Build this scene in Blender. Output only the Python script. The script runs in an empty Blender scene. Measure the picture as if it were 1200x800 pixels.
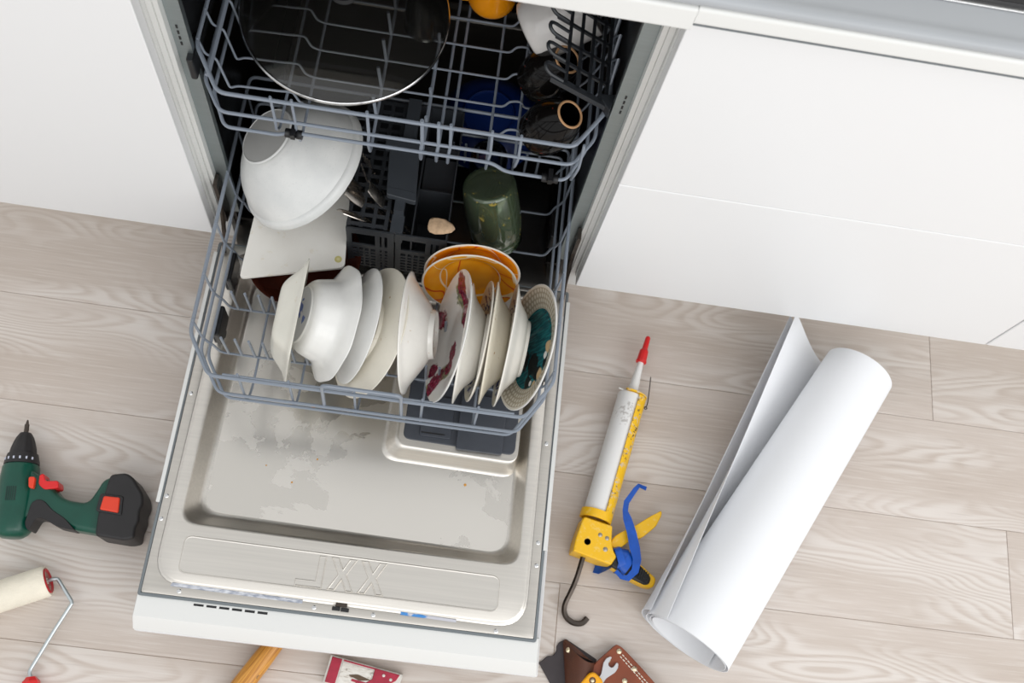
import bpy, bmesh, math, random
from mathutils import Vector, Matrix

S = bpy.context.scene
COL = S.collection
PI = math.pi
sin, cos = math.sin, math.cos

# ------------------------------------------------------------------ camera
cam_data = bpy.data.cameras.new('camera')
cam = bpy.data.objects.new('camera', cam_data)
COL.objects.link(cam)
S.camera = cam
cam_data.sensor_width = 36.0
cam_data.lens = 1193.942 / 1200 * 36.0
cam_data.clip_start = 0.02
cam_data.dof.use_dof = True
cam_data.dof.focus_distance = 1.45
cam_data.dof.aperture_fstop = 6.3
RIGHT = Vector((0.98796157, 0.10530249, 0.11332842))
DOWN = Vector((0.13858678, -0.92798247, -0.3458934))
FWD = Vector((0.06874335, 0.35743521, -0.93140454))
M = Matrix.Identity(4)
for i in range(3):
    M[i][0] = RIGHT[i]
    M[i][1] = -DOWN[i]
    M[i][2] = -FWD[i]
M.translation = Vector((0.091618, -0.708745, 1.697072))
cam.matrix_world = M

# ------------------------------------------------------------------ light
W = bpy.data.worlds.new('room_light')
S.world = W
W.use_nodes = True
bg = W.node_tree.nodes['Background']
bg.inputs[0].default_value = (0.97, 0.985, 1.0, 1)
bg.inputs[1].default_value = 0.86


def area(name, loc, target, sx, sy, power, color=(1, 1, 1)):
    d = bpy.data.lights.new(name, 'AREA')
    d.shape = 'RECTANGLE'
    d.size, d.size_y, d.energy, d.color = sx, sy, power, color
    o = bpy.data.objects.new(name, d)
    COL.objects.link(o)
    o.location = loc
    o.rotation_euler = (Vector(target) - Vector(loc)).to_track_quat('-Z', 'Y').to_euler()
    return o


area('window_light', (2.4, -1.9, 1.9), (0.2, 0.0, 0.3), 2.4, 2.0, 31)
area('front_fill', (0.2, -2.3, 2.3), (0.1, 0.0, 0.3), 3.2, 2.0, 26)  # unseen fill from the camera side, added to brighten the dishwasher interior
S.view_settings.view_transform = 'Standard'
S.view_settings.look = 'None'
S.view_settings.gamma = 1
S.view_settings.use_curve_mapping = False
S.view_settings.exposure = 0.0


# ------------------------------------------------------------------ helpers
def lin(r, g, b):
    f = lambda v: (v / 255 / 12.92) if v / 255 <= 0.04045 else ((v / 255 + 0.055) / 1.055) ** 2.4
    return (f(r), f(g), f(b), 1.0)


class T:
    """node tree writer"""

    def __init__(s, name):
        s.m = bpy.data.materials.new(name)
        s.m.use_nodes = True
        s.t = s.m.node_tree
        s.t.nodes.clear()
        s.out = s.t.nodes.new('ShaderNodeOutputMaterial')
        s.b = s.t.nodes.new('ShaderNodeBsdfPrincipled')
        s.t.links.new(s.b.outputs[0], s.out.inputs[0])

    def put(s, sock, v):
        if isinstance(v, bpy.types.NodeSocket):
            s.t.links.new(v, sock)
        else:
            sock.default_value = v

    def set(s, **k):
        names = dict(col='Base Color', rough='Roughness', metal='Metallic', spec='Specular IOR Level', normal='Normal',
                     alpha='Alpha', trans='Transmission Weight', ior='IOR', coat='Coat Weight', sss='Subsurface Weight')
        for a, v in k.items():
            s.put(s.b.inputs[names[a]], v)
        return s

    def node(s, kind, **props):
        n = s.t.nodes.new(kind)
        for a, v in props.items():
            setattr(n, a, v)
        return n

    def co(s, scale=(1, 1, 1), loc=(0, 0, 0)):
        c = s.node('ShaderNodeTexCoord').outputs['Object']
        mp = s.node('ShaderNodeMapping')
        s.t.links.new(c, mp.inputs[0])
        mp.inputs['Scale'].default_value = scale
        mp.inputs['Location'].default_value = loc
        return mp.outputs[0]

    def xyz(s, vec=None):
        n = s.node('ShaderNodeSeparateXYZ')
        s.put(n.inputs[0], vec if vec is not None else s.node('ShaderNodeTexCoord').outputs['Object'])
        return n.outputs

    def vec(s, x, y, z=0.0):
        n = s.node('ShaderNodeCombineXYZ')
        for i, v in enumerate((x, y, z)):
            s.put(n.inputs[i], v)
        return n.outputs[0]

    def m_(s, op, a, b=0.0, c=0.0, clamp=False):
        n = s.node('ShaderNodeMath', operation=op, use_clamp=clamp)
        for i, v in enumerate((a, b, c)):
            s.put(n.inputs[i], v)
        return n.outputs[0]

    def noise(s, vec, scale, detail=2.0, rough=0.5, dist=0.0):
        n = s.node('ShaderNodeTexNoise')
        if vec is not None:
            s.put(n.inputs['Vector'], vec)
        n.inputs['Scale'].default_value = scale
        n.inputs['Detail'].default_value = detail
        n.inputs['Roughness'].default_value = rough
        n.inputs['Distortion'].default_value = dist
        return n.outputs[0]

    def ramp(s, v, *stops):
        n = s.node('ShaderNodeValToRGB')
        s.put(n.inputs[0], v)
        e = n.color_ramp.elements
        while len(e) < len(stops):
            e.new(0.5)
        for i, (p, col) in enumerate(stops):
            e[i].position = p
            e[i].color = col if not isinstance(col, (int, float)) else (col, col, col, 1)
        return n.outputs[0]

    def mix(s, f, a, b):
        n = s.node('ShaderNodeMix', data_type='RGBA')
        s.put(n.inputs[0], f)
        s.put(n.inputs[6], a)
        s.put(n.inputs[7], b)
        return n.outputs[2]

    def step(s, v, lo, hi):
        n = s.node('ShaderNodeMapRange', interpolation_type='SMOOTHSTEP')
        s.put(n.inputs[0], v)
        n.inputs[1].default_value = lo
        n.inputs[2].default_value = hi
        return n.outputs[0]

    def bump(s, h, strength=0.3, dist=0.002):
        n = s.node('ShaderNodeBump')
        n.inputs['Strength'].default_value = strength
        n.inputs['Distance'].default_value = dist
        s.put(n.inputs['Height'], h)
        s.set(normal=n.outputs[0])
        return s

    def blob(s, vec, cx, cy, rad, nz=None, soft=0.15):
        """1 inside a blotch round (cx, cy) of the object's own x-y plane"""
        o = s.xyz(vec)
        d = s.m_('SQRT', s.m_('ADD', s.m_('POWER', s.m_('SUBTRACT', o[0], cx), 2.0),
                               s.m_('POWER', s.m_('SUBTRACT', o[1], cy), 2.0)))
        d = s.m_('DIVIDE', d, rad)
        if nz is not None:
            d = s.m_('ADD', d, nz)
        return s.m_('SUBTRACT', 1.0, s.step(d, 1.0 - soft, 1.0 + soft))

    def mx(s, *v):
        a = v[0]
        for b in v[1:]:
            a = s.m_('MAXIMUM', a, b)
        return a


def simple(name, rgb, rough=0.5, metal=0.0, spec=0.5, var=0.0, vscale=30.0, bump=0.0, bscale=200.0, coat=0.0):
    t = T(name)
    col = lin(*rgb)
    if var:
        n = t.noise(t.co(), vscale, 4)
        dk = tuple(c * (1 - var) for c in col[:3]) + (1,)
        t.set(col=t.ramp(n, (0.3, dk), (0.7, col)))
    else:
        t.set(col=col)
    t.set(rough=rough, metal=metal, spec=spec, coat=coat)
    if bump:
        t.bump(t.noise(t.co(), bscale, 3), bump, 0.001)
    return t.m


def rot2(x, y, a):
    return (x * cos(a) - y * sin(a), x * sin(a) + y * cos(a))


def fillet(pts, rad, n=4, closed=False):
    pts = [Vector(p) for p in pts]
    out = []
    L = len(pts)
    for i, p in enumerate(pts):
        if not closed and i in (0, L - 1):
            out.append(p)
            continue
        a, b = pts[i - 1] - p, pts[(i + 1) % L] - p
        la, lb = a.length, b.length
        if la < 1e-9 or lb < 1e-9:
            continue
        r = min(rad, la * 0.48, lb * 0.48)
        p0, p1 = p + a * (r / la), p + b * (r / lb)
        for k in range(n + 1):
            t = k / n
            out.append(p0 * (1 - t) ** 2 + p * 2 * t * (1 - t) + p1 * t * t)
    return out


def round_poly(pts, rad, n=5):
    return [(v.x, v.y) for v in fillet([(p[0], p[1], 0) for p in pts], rad, n, True)]


def rect(x0, x1, y0, y1):
    return [(x0, y0), (x1, y0), (x1, y1), (x0, y1)]


def area2(poly):
    return sum(poly[i - 1][0] * poly[i][1] - poly[i][0] * poly[i - 1][1] for i in range(len(poly)))


def inset(poly, d):
    n = len(poly)
    sg = 1 if area2(poly) > 0 else -1
    out = []
    for i in range(n):
        p, a, b = Vector(poly[i]), Vector(poly[i - 1]), Vector(poly[(i + 1) % n])
        e0, e1 = (p - a), (b - p)
        if e0.length < 1e-9 or e1.length < 1e-9:
            out.append(tuple(p))
            continue
        e0.normalize(); e1.normalize()
        n0, n1 = Vector((-e0.y, e0.x)) * sg, Vector((-e1.y, e1.x)) * sg
        m = n0 + n1
        if m.length < 1e-6:
            m = n0.copy()
        m.normalize()
        k = d / max(0.5, m.dot(n0))
        out.append((p.x + m.x * k, p.y + m.y * k))
    if d < 0.0018 or n < 9:
        return out
    ok = []                        # drop points that crossed over in tight corners
    for q in out:
        best = 1e9
        for i in range(n):
            ax_, ay_ = poly[i - 1]
            bx_, by_ = poly[i]
            ex, ey = bx_ - ax_, by_ - ay_
            l2 = ex * ex + ey * ey
            k = 0 if l2 < 1e-14 else max(0, min(1, ((q[0] - ax_) * ex + (q[1] - ay_) * ey) / l2))
            best = min(best, (q[0] - ax_ - ex * k) ** 2 + (q[1] - ay_ - ey * k) ** 2)
        ok.append(best > (0.94 * d) ** 2)
    if not any(ok) or all(ok):
        return out
    res = list(out)
    for i in range(n):
        if not ok[i]:
            p_, q_ = i, i
            while not ok[p_ % n]: p_ -= 1
            while not ok[q_ % n]: q_ += 1
            f = (i - p_) / (q_ - p_)
            a_, b_ = out[p_ % n], out[q_ % n]
            res[i] = (a_[0] * (1 - f) + b_[0] * f, a_[1] * (1 - f) + b_[1] * f)
    return res


class G:
    """a mesh being built; m0 is applied to everything added"""

    def __init__(s, m0=None):
        s.v, s.f = [], []
        s.m0 = m0

    def add(s, vs, fs):
        o = len(s.v)
        s.v += [(s.m0 @ Vector(v)) if s.m0 else Vector(v) for v in vs]
        s.f += [tuple(i + o for i in f) for f in fs]
        return s

    def loft(s, loops, cap0=True, cap1=True, closed=True, wrap=False):
        n = len(loops[0])
        vs = [p for l in loops for p in l]
        fs = []
        K = len(loops)
        for k in range(K if wrap else K - 1):
            k2 = (k + 1) % K
            for i in range(n if closed else n - 1):
                j = (i + 1) % n
                fs.append((k * n + i, k * n + j, k2 * n + j, k2 * n + i))
        if cap0:
            fs.append(tuple(reversed(range(n))))
        if cap1:
            fs.append(tuple(range((K - 1) * n, K * n)))
        return s.add(vs, fs)

    def box(s, x0, x1, y0, y1, z0, z1):
        return s.loft([[(x, y, z) for x, y in rect(x0, x1, y0, y1)] for z in (z0, z1)])

    def prism(s, poly, z0, z1, bev=0.0, steps=3, bottom=True):
        if area2(poly) < 0:
            poly = poly[::-1]
        lv = []
        s.bevelled = s.__dict__.get('bevelled', False) or bool(bev)
        if bev and bottom:
            for k in range(steps + 1):
                a = k / steps * PI / 2
                lv.append((bev * (1 - sin(a)), z0 + bev * (1 - cos(a))))
        else:
            lv.append((0, z0))
        if bev:
            for k in range(steps + 1):
                a = k / steps * PI / 2
                lv.append((bev * (1 - cos(a)), z1 - bev * (1 - sin(a))))
        else:
            lv.append((0, z1))
        return s.loft([[(x, y, z) for x, y in inset(poly, d)] for d, z in lv])

    def tube(s, pts, r, seg=7, closed=False, caps=True):
        pts = [Vector(p) for p in pts]
        n = len(pts)
        rs = r if isinstance(r, (list, tuple)) else [r] * n
        loops = []
        tan = []
        for i in range(n):
            if closed:
                d = pts[(i + 1) % n] - pts[i - 1]
            else:
                d = pts[min(i + 1, n - 1)] - pts[max(i - 1, 0)]
            tan.append(d.normalized())
        u = tan[0].orthogonal().normalized()
        for i in range(n):
            u = (u - tan[i] * u.dot(tan[i]))
            u = u.normalized() if u.length > 1e-6 else tan[i].orthogonal().normalized()
            w = tan[i].cross(u)
            loops.append([pts[i] + (u * cos(2 * PI * k / seg) + w * sin(2 * PI * k / seg)) * rs[i] for k in range(seg)])
        return s.loft(loops, caps and not closed, caps and not closed, True, closed)

    def lathe(s, prof, seg=40, mod=None, closed=False):
        loops = []
        for r, z in prof:
            loops.append([(r * cos(2 * PI * k / seg) * (mod(2 * PI * k / seg, r, z) if mod else 1),
                           r * sin(2 * PI * k / seg) * (mod(2 * PI * k / seg, r, z) if mod else 1), z) for k in range(seg)])
        return s.loft(loops, not closed, not closed, True, closed)

    def ribbon(s, pts, half, normal_hint=(0, 0, 1), th=0.0006):
        """a strap: pts centre line, half = half-width vectors per point"""
        loops = []
        for p, h in zip(pts, half):
            p, h = Vector(p), Vector(h)
            nn = Vector(normal_hint).normalized() * th
            loops.append([p - h - nn, p + h - nn, p + h + nn, p - h + nn])
        return s.loft(loops)


def obj(name, g, mat, parent=None, loc=None, smooth=40, org=None, weld=False):
    bm = bmesh.new()
    off = Vector(org) if org is not None else Vector((0, 0, 0))
    vs = [bm.verts.new(v - off) for v in g.v]
    for f in g.f:
        try:
            bm.faces.new([vs[i] for i in f])
        except ValueError:
            pass
    if weld:
        bmesh.ops.remove_doubles(bm, verts=bm.verts, dist=1e-6)
    bmesh.ops.recalc_face_normals(bm, faces=bm.faces)
    me = bpy.data.meshes.new(name)
    bm.to_mesh(me)
    bm.free()
    if smooth:
        me.polygons.foreach_set('use_smooth', [True] * len(me.polygons))
        me.set_sharp_from_angle(angle=math.radians(smooth))
    flat_caps = smooth and any(len(f) > 8 for f in g.f) or getattr(g, 'bevelled', False)
    me.materials.append(mat)
    o = bpy.data.objects.new(name, me)
    COL.objects.link(o)
    if flat_caps and smooth:
        wn = o.modifiers.new('weighted_normals', 'WEIGHTED_NORMAL')
        wn.keep_sharp = True
    if parent is not None:
        o.parent = parent
    if loc is not None:
        o.location = loc
    elif org is not None and parent is None:
        o.location = org
    return o


def tag(o, label=None, cat=None, group=None, kind=None):
    if label: o['label'] = label
    if cat: o['category'] = cat
    if group: o['group'] = group
    if kind: o['kind'] = kind
    return o


def thing(name, label, cat, loc=(0, 0, 0), group=None):
    o = bpy.data.objects.new(name, None)
    o.empty_display_size = 0.02
    COL.objects.link(o)
    o.location = loc
    return tag(o, label, cat, group)


def part(name, g, mat, root, smooth=40, label=None):
    """g is in world coordinates; root is the unrotated thing (or part at its origin)"""
    o = obj(name, g, mat, root, smooth=smooth, org=origin(root))
    o.location = (0, 0, 0)
    if label:
        o['label'] = label
    return o


def origin(o):
    p = Vector((0, 0, 0))
    while o is not None:
        p += o.location
        o = o.parent
    return p


def copy_at(o, d):
    c = o.copy()
    COL.objects.link(c)
    c.location = o.location + Vector(d)
    return c


def frame(axis):
    """matrix whose z is the opening direction and whose x points up"""
    z = Vector(axis).normalized()
    up = Vector((0, 0, 1))
    x = (up - z * up.dot(z)).normalized()
    y = z.cross(x)
    m = Matrix.Identity(4)
    for i in range(3):
        m[i][0], m[i][1], m[i][2] = x[i], y[i], z[i]
    return m


def poly_disc(cx, cy, r, n=16):
    return [(cx + r * cos(2 * PI * k / n), cy + r * sin(2 * PI * k / n)) for k in range(n)]


# ------------------------------------------------------------------ materials
white_front = simple('white_lacquer', (229, 229, 229), 0.38)
white_edge = simple('white_edging', (224, 224, 221), 0.45)
worktop_grey = simple('pale_grey_worktop', (170, 173, 176), 0.38, var=0.06, vscale=6)
black_glass = simple('black_hob_glass', (10, 10, 12), 0.08)
plinth_mat = simple('white_plinth', (220, 220, 218), 0.5)
carcass = simple('white_carcass', (222, 222, 219), 0.5)


def steel(name, rgb, rough, streak=0.06, axis=0):
    t = T(name)
    sc = [6, 260, 260]
    if axis == 1: sc = [260, 6, 260]
    n = t.noise(t.co(tuple(sc)), 1.0, 3)
    col = lin(*rgb)
    t.set(col=t.ramp(n, (0.3, tuple(c * 0.92 for c in col[:3]) + (1,)), (0.7, col)), metal=1.0)
    t.set(rough=t.m_('ADD', rough, t.m_('MULTIPLY', n, streak)))
    return t


inner_steel = steel('inner_door_steel', (222, 217, 209), 0.32).m
flange_steel = steel('flange_steel', (208, 203, 195), 0.34).m
frame_steel = steel('frame_steel', (168, 178, 180), 0.42).m
bright_frame = simple('pale_side_trim', (222, 222, 219), 0.35, metal=0.25)
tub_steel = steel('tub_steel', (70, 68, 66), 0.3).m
chrome = steel('bright_metal', (215, 215, 215), 0.18).m
dark_metal = simple('dark_metal_rod', (92, 84, 78), 0.35, metal=1.0, var=0.4, vscale=60)
seal_grey = simple('grey_rubber_seal', (112, 118, 121), 0.6)
black_rubber = simple('black_plastic', (22, 22, 24), 0.4)
anthracite = simple('anthracite_plastic', (44, 47, 51), 0.45, var=0.15, vscale=40)
wire_mat = simple('grey_coated_wire', (128, 136, 147), 0.32)
dispenser_mat = simple('dispenser_plastic', (62, 66, 74), 0.4, var=0.12, vscale=60)

# basin floor: steel with limescale film
t = T('basin_steel')
co = t.co()
n1 = t.noise(t.co((1, 1, 1)), 7.0, 5, 0.55, 0.4)
o = t.xyz()
low = t.m_('ADD', n1, t.m_('MULTIPLY', t.m_('SUBTRACT', t.noise(t.co((3, 14, 1)), 1.6, 4), 0.5), 0.25))
film = t.m_('SUBTRACT', 1.0, t.step(low, 0.475, 0.485))
t.set(col=t.mix(film, lin(228, 223, 215), lin(216, 211, 203)), metal=1.0)
t.set(rough=t.m_('ADD', 0.33, t.m_('MULTIPLY', film, -0.07)))
basin_steel = t.m

# oak laminate
t = T('limed_oak_laminate')
inf = t.node('ShaderNodeObjectInfo')
rnd = inf.outputs['Random']
p = t.xyz()
ox = t.m_('ADD', p[0], t.m_('MULTIPLY', rnd, 61.0))
oy = t.m_('ADD', p[1], t.m_('MULTIPLY', rnd, 17.0))
warp = t.noise(t.vec(t.m_('MULTIPLY', ox, 1.6), t.m_('MULTIPLY', oy, 7.0), 0.0), 1.0, 2.0, 0.45)
ringv = t.m_('ADD', t.m_('MULTIPLY', warp, 34.0), t.m_('MULTIPLY', oy, 18.0))
ring = t.m_('FRACT', ringv)
line = t.m_('MULTIPLY', t.step(ring, 0.0, 0.55), t.m_('SUBTRACT', 1.0, t.step(ring, 0.72, 1.0)))
fib = t.noise(t.vec(t.m_('MULTIPLY', ox, 9.0), t.m_('MULTIPLY', oy, 260.0), 0.0), 1.0, 4.0, 0.65)
big = t.noise(t.vec(t.m_('MULTIPLY', ox, 1.4), t.m_('MULTIPLY', oy, 9.0), 3.0), 1.0, 3.0, 0.5)
strong = t.step(t.noise(t.vec(t.m_('MULTIPLY', ox, 2.2), t.m_('MULTIPLY', oy, 10.0), 8.0), 1.0, 1.0), 0.40, 0.62)
c1 = t.ramp(big, (0.3, lin(192, 179, 168)), (0.7, lin(206, 195, 186)))
c2 = t.mix(t.m_('MULTIPLY', t.m_('MULTIPLY', line, strong), 0.58), c1, lin(226, 220, 214))
c3 = t.mix(t.m_('MULTIPLY', t.step(fib, 0.48, 0.72), 0.50), c2, lin(220, 214, 208))
c4 = t.mix(t.m_('MULTIPLY', t.m_('SUBTRACT', 1.0, t.step(fib, 0.28, 0.46)), 0.25), c3, lin(160, 147, 138))
t.set(col=c4, rough=0.42, spec=0.35)
t.bump(fib, 0.12, 0.0006)
oak = t.m
subfloor_mat = simple('laminate_joint', (186, 160, 134), 0.8)

# ------------------------------------------------------------------ floor
floor = obj('floor', G().box(-1.9, 2.6, -2.1, 0.64, -0.03, -0.0020), subfloor_mat)
tag(floor, 'floor of pale limed oak laminate planks', kind='structure')
PW, Y0 = 0.1862, -0.0962
joint = {0: [-0.92, 1.0], 1: [-1.40, 0.0, 1.42], 2: [-1.6, -0.253, 1.127], 3: [-1.04, 0.341, 1.72], 4: [-0.12, 1.3]}
rng = random.Random(5)
for r in range(-3, 12):
    yb = Y0 - (r - 1) * PW      # r = 1 is the row behind the first seam
    y1, y0 = yb, yb - PW
    if y0 > 0.6 or y1 < -2.0:
        continue
    first = rng.uniform(-1.6, -0.5)
    xs = joint.get(r, [first + k * 1.38 for k in range(3)])
    xs = [-1.85] + [x for x in xs if -1.75 < x < 2.45] + [2.55]
    for a, b in zip(xs[:-1], xs[1:]):
        g = G()
        cx, cy = (a + b) / 2, (y0 + y1) / 2
        hx, hy = (b - a) / 2 - 0.0004, (min(y1, 0.62) - y0) / 2 - 0.0003
        cy = (min(y1, 0.62) + y0) / 2
        g.prism(rect(-hx, hx, -hy, hy), -0.0020, 0.0, 0.0005, 1, bottom=False)
        obj('plank', g, oak, floor, loc=(cx, cy, 0), smooth=0)

wall = obj('wall_back', G().box(-1.9, 2.6, 0.64, 0.7, -0.03, 2.6), simple('white_wall_paint', (232, 231, 228), 0.8, bump=0.05))
tag(wall, 'plain white wall behind the kitchen units', kind='structure')

# ------------------------------------------------------------------ kitchen units
ZB, ZT = 0.15, 0.842


def front(x0, x1, z0, z1, root, name):
    g = G(Matrix.Rotation(PI / 2, 4, 'X'))         # local x, z->y
    g.prism(rect(x0 + 0.0005, x1 - 0.0015, z0, z1), -0.020, 0.0, 0.0022, 3)
    return part(name, g, white_front, root, smooth=30)


left = thing('base_cabinet', 'white base cabinet left of the open dishwasher with one plain door', 'cabinet', (-0.75, 0.3, 0))
part('body', G().box(-1.20, -0.30, 0.0215, 0.60, 0.14, 0.86), carcass, left)
part('plinth', G().box(-1.20, -0.30, 0.07, 0.085, 0.0, 0.14), plinth_mat, left)
front(-0.90, -0.2995, ZB, ZT, left, 'door')
front(-1.20, -0.90, ZB, ZT, left, 'door')

right = thing('drawer_cabinet', 'white two drawer cabinet right of the dishwasher, behind the paper roll', 'cabinet', (0.65, 0.3, 0))
part('body', G().box(0.30, 1.02, 0.0215, 0.60, 0.14, 0.86), carcass, right)
part('plinth', G().box(0.30, 1.02, 0.07, 0.085, 0.0, 0.14), plinth_mat, right)
front(0.3005, 1.0205, 0.4966, ZT, right, 'drawer')
front(0.3005, 1.0205, ZB, 0.4954, right, 'drawer')

far = thing('corner_cabinet', 'white cabinet at the right edge of the photo, next to the two drawer cabinet', 'cabinet', (1.4, 0.3, 0))
part('body', G().box(1.02, 1.80, 0.0215, 0.60, 0.14, 0.86), carcass, far)
part('plinth', G().box(1.02, 1.80, 0.07, 0.085, 0.0, 0.14), plinth_mat, far)
front(1.0215, 1.80, ZB, ZT, far, 'door')

g = G(Matrix(((0, 0, 1, 0), (1, 0, 0, 0), (0, 1, 0, 0), (0, 0, 0, 1))))     # local (x,y,z) -> (y,z,x)
g.prism(round_poly([(-0.021, 0.8915), (-0.021, 0.903), (-0.012, 0.9065), (-0.003, 0.9035), (0.62, 0.9035), (0.62, 0.8915)], 0.006, 4), -1.20, 1.80)
top = obj('worktop', g, worktop_grey, org=(0.3, 0.3, 0.8915))
tag(top, 'pale grey worktop with a raised front lip running above the cabinets', 'worktop')
g = G(Matrix(((0, 0, 1, 0), (1, 0, 0, 0), (0, 1, 0, 0), (0, 0, 0, 1))))
g.prism(round_poly([(-0.022, 0.866), (-0.022, 0.891), (0.02, 0.891), (0.02, 0.866)], 0.005, 4), 0.2995, 1.80)
g2 = G().box(0.3000, 1.80, -0.0205, 0.015, 0.8635, 0.866)  # dark strip standing in for the shadow line between rail and drawers
tag(obj('shadow_gap_strip', g2, seal_grey, org=(1.0, 0, 0.8635), smooth=0), 'thin dark strip added as the shadow line under the long white rail', 'seal')
tag(obj('edge_rail', g, white_edge, org=(1.0, 0, 0.866)), 'long white rail under the worktop edge above the right hand drawers', 'rail')
g = G(Matrix(((0, 0, 1, 0), (1, 0, 0, 0), (0, 1, 0, 0), (0, 0, 0, 1))))
g.prism(round_poly([(-0.024, 0.858), (-0.024, 0.8912), (0.02, 0.8912), (0.02, 0.858)], 0.004, 4), -1.20, 0.2985)
tag(obj('edge_rail', g, white_edge, org=(-0.4, 0, 0.858)), 'white rail under the worktop above the dishwasher opening', 'rail')

hob = thing('hob', 'black glass hob set in the grey worktop at the top right corner', 'hob', (0.8, 0.28, 0.9035))
part('glass_plate', G().prism(round_poly(rect(0.42, 1.20, 0.032, 0.52), 0.012), 0.905, 0.911, 0.002), black_glass, hob)
part('steel_trim', G().prism(round_poly(rect(0.415, 1.205, 0.027, 0.525), 0.014), 0.9035, 0.9062, 0.001), chrome, hob)

# ------------------------------------------------------------------ dishwasher
dw = thing('dishwasher', 'open built-in dishwasher with its steel lined door folded down to the floor', 'dishwasher', (0, 0.1, 0))
# tub
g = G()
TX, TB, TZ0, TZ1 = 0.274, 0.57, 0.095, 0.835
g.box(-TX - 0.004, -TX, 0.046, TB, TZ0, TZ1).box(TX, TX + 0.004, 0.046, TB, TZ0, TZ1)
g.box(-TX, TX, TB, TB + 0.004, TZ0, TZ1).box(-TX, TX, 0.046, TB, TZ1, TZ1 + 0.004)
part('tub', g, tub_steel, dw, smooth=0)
g = G()
outer = round_poly(rect(-0.274, 0.274, -0.005, 0.57), 0.03, 5)
inner = round_poly(rect(-0.24, 0.245, 0.07, 0.53), 0.07, 5)
deep = round_poly(rect(-0.19, 0.19, 0.12, 0.48), 0.07, 5)
g.loft([[(x, y, z) for x, y in p_] for p_, z in ((outer, 0.104), (inset(outer, 0.02), 0.112), (inner, 0.104), (inset(inner, 0.012), 0.085), (deep, 0.06), (inset(deep, 0.02), 0.05))], True, True)
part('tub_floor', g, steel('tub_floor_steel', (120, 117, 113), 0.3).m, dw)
for sx in (-1, 1):
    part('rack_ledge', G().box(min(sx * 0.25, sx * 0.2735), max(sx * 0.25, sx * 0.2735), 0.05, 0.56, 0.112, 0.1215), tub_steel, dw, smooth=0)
    part('rack_rail', G().box(min(sx * 0.2688, sx * 0.2735), max(sx * 0.2688, sx * 0.2735), 0.06, 0.55, 0.548, 0.560), black_rubber, dw, smooth=0)
    # front flanges of the tub
    part('frame_strip', G().prism(rect(min(sx * 0.2855, sx * 0.266), max(sx * 0.2855, sx * 0.266), 0.042, 0.052), 0.155, 0.838, 0.001, 1), frame_steel, dw)
    g = G()
    a_, b_ = sorted((sx * 0.2995, sx * 0.2925))
    g.box(a_, b_, 0.028, 0.040, 0.12, 0.85)
    a_, b_ = sorted((sx * 0.2922, sx * 0.2858))
    g.prism(rect(a_, b_, 0.031, 0.046), 0.14, 0.825, 0.002, 2)
    part('side_trim', g, bright_frame, dw)
    g = G()
    for k in range(4):
        g.box(sx * 0.277 - 0.0012, sx * 0.277 + 0.0012, 0.0412, 0.043, 0.60 + k * 0.011, 0.606 + k * 0.011)
    part('rating_marks', g, black_rubber, dw, smooth=0)
    # hinge arm between door and tub
    g = G()
    x0 = sx * 0.283
    g.tube([(x0, 0.03, 0.26), (x0, 0.018, 0.20), (x0, 0.0, 0.15), (x0, -0.02, 0.126)], 0.004, 6)
    g.box(x0 - 0.003, x0 + 0.003, 0.02, 0.04, 0.16, 0.28)
    part('hinge', g, dark_metal, dw)
part('frame_strip', G().box(-0.2855, 0.2855, 0.042, 0.052, 0.832, 0.856), frame_steel, dw, smooth=0)
# corner curve of the tub opening
for sx in (-1, 1):
    g = G(Matrix.Rotation(PI / 2, 4, 'X'))
    pts = [(sx * 0.266, 0.832), (sx * 0.266, 0.80)] + [(sx * (0.266 - 0.03 + 0.03 * cos(a)), 0.802 + 0.03 * sin(a)) for a in [k * PI / 12 for k in range(7)]]
    g.prism(pts, -0.052, -0.0425)
    part('frame_corner', g, frame_steel, dw)
# door: a part of the dishwasher, its pieces are sub-parts
g = G()
g.prism(round_poly([(-0.299, -0.625), (0.307, -0.6245), (0.300, -0.03), (-0.2985, -0.03)], 0.003, 2), 0.066, 0.084, 0.002, 2)
door = part('door', g, white_front, dw)
g = G()
lo = round_poly(rect(-0.299, 0.3045, -0.6235, -0.570), 0.002, 2)
hi = round_poly(rect(-0.2975, 0.3005, -0.6075, -0.570), 0.002, 2)
g.loft([[(x, y, 0.0845) for x, y in lo], [(x, y, 0.090) for x, y in lo], [(x, y, 0.1145) for x, y in hi], [(x, y, 0.116) for x, y in inset(hi, 0.0012)]])
part('control_strip', g, white_edge, door)
g = G()
fo = round_poly(rect(-0.2965, 0.2955, -0.5775, 0.0), 0.004, 3)
g.loft([[(x, y, 0.110) for x, y in fo], [(x, y, 0.1195) for x, y in fo], [(x, y, 0.1205) for x, y in inset(fo, 0.001)], [(x, y, 0.1205) for x, y in inset(fo, 0.0042)], [(x, y, 0.1180) for x, y in inset(fo, 0.005)]], False, False)
part('seal', g, seal_grey, door)
# galvanised guide rails along the long sides
part('side_rail', G().box(-0.3, -0.2945, -0.44, -0.02, 0.117, 0.1225), bright_frame, door, smooth=0)
part('side_rail', G().box(0.2925, 0.2985, -0.44, -0.02, 0.117, 0.1225), bright_frame, door, smooth=0)

# inner steel sheet: flange, raised plateau, basin
N = 6


def rp(pts, r):
    return round_poly(pts, r, N)


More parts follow.
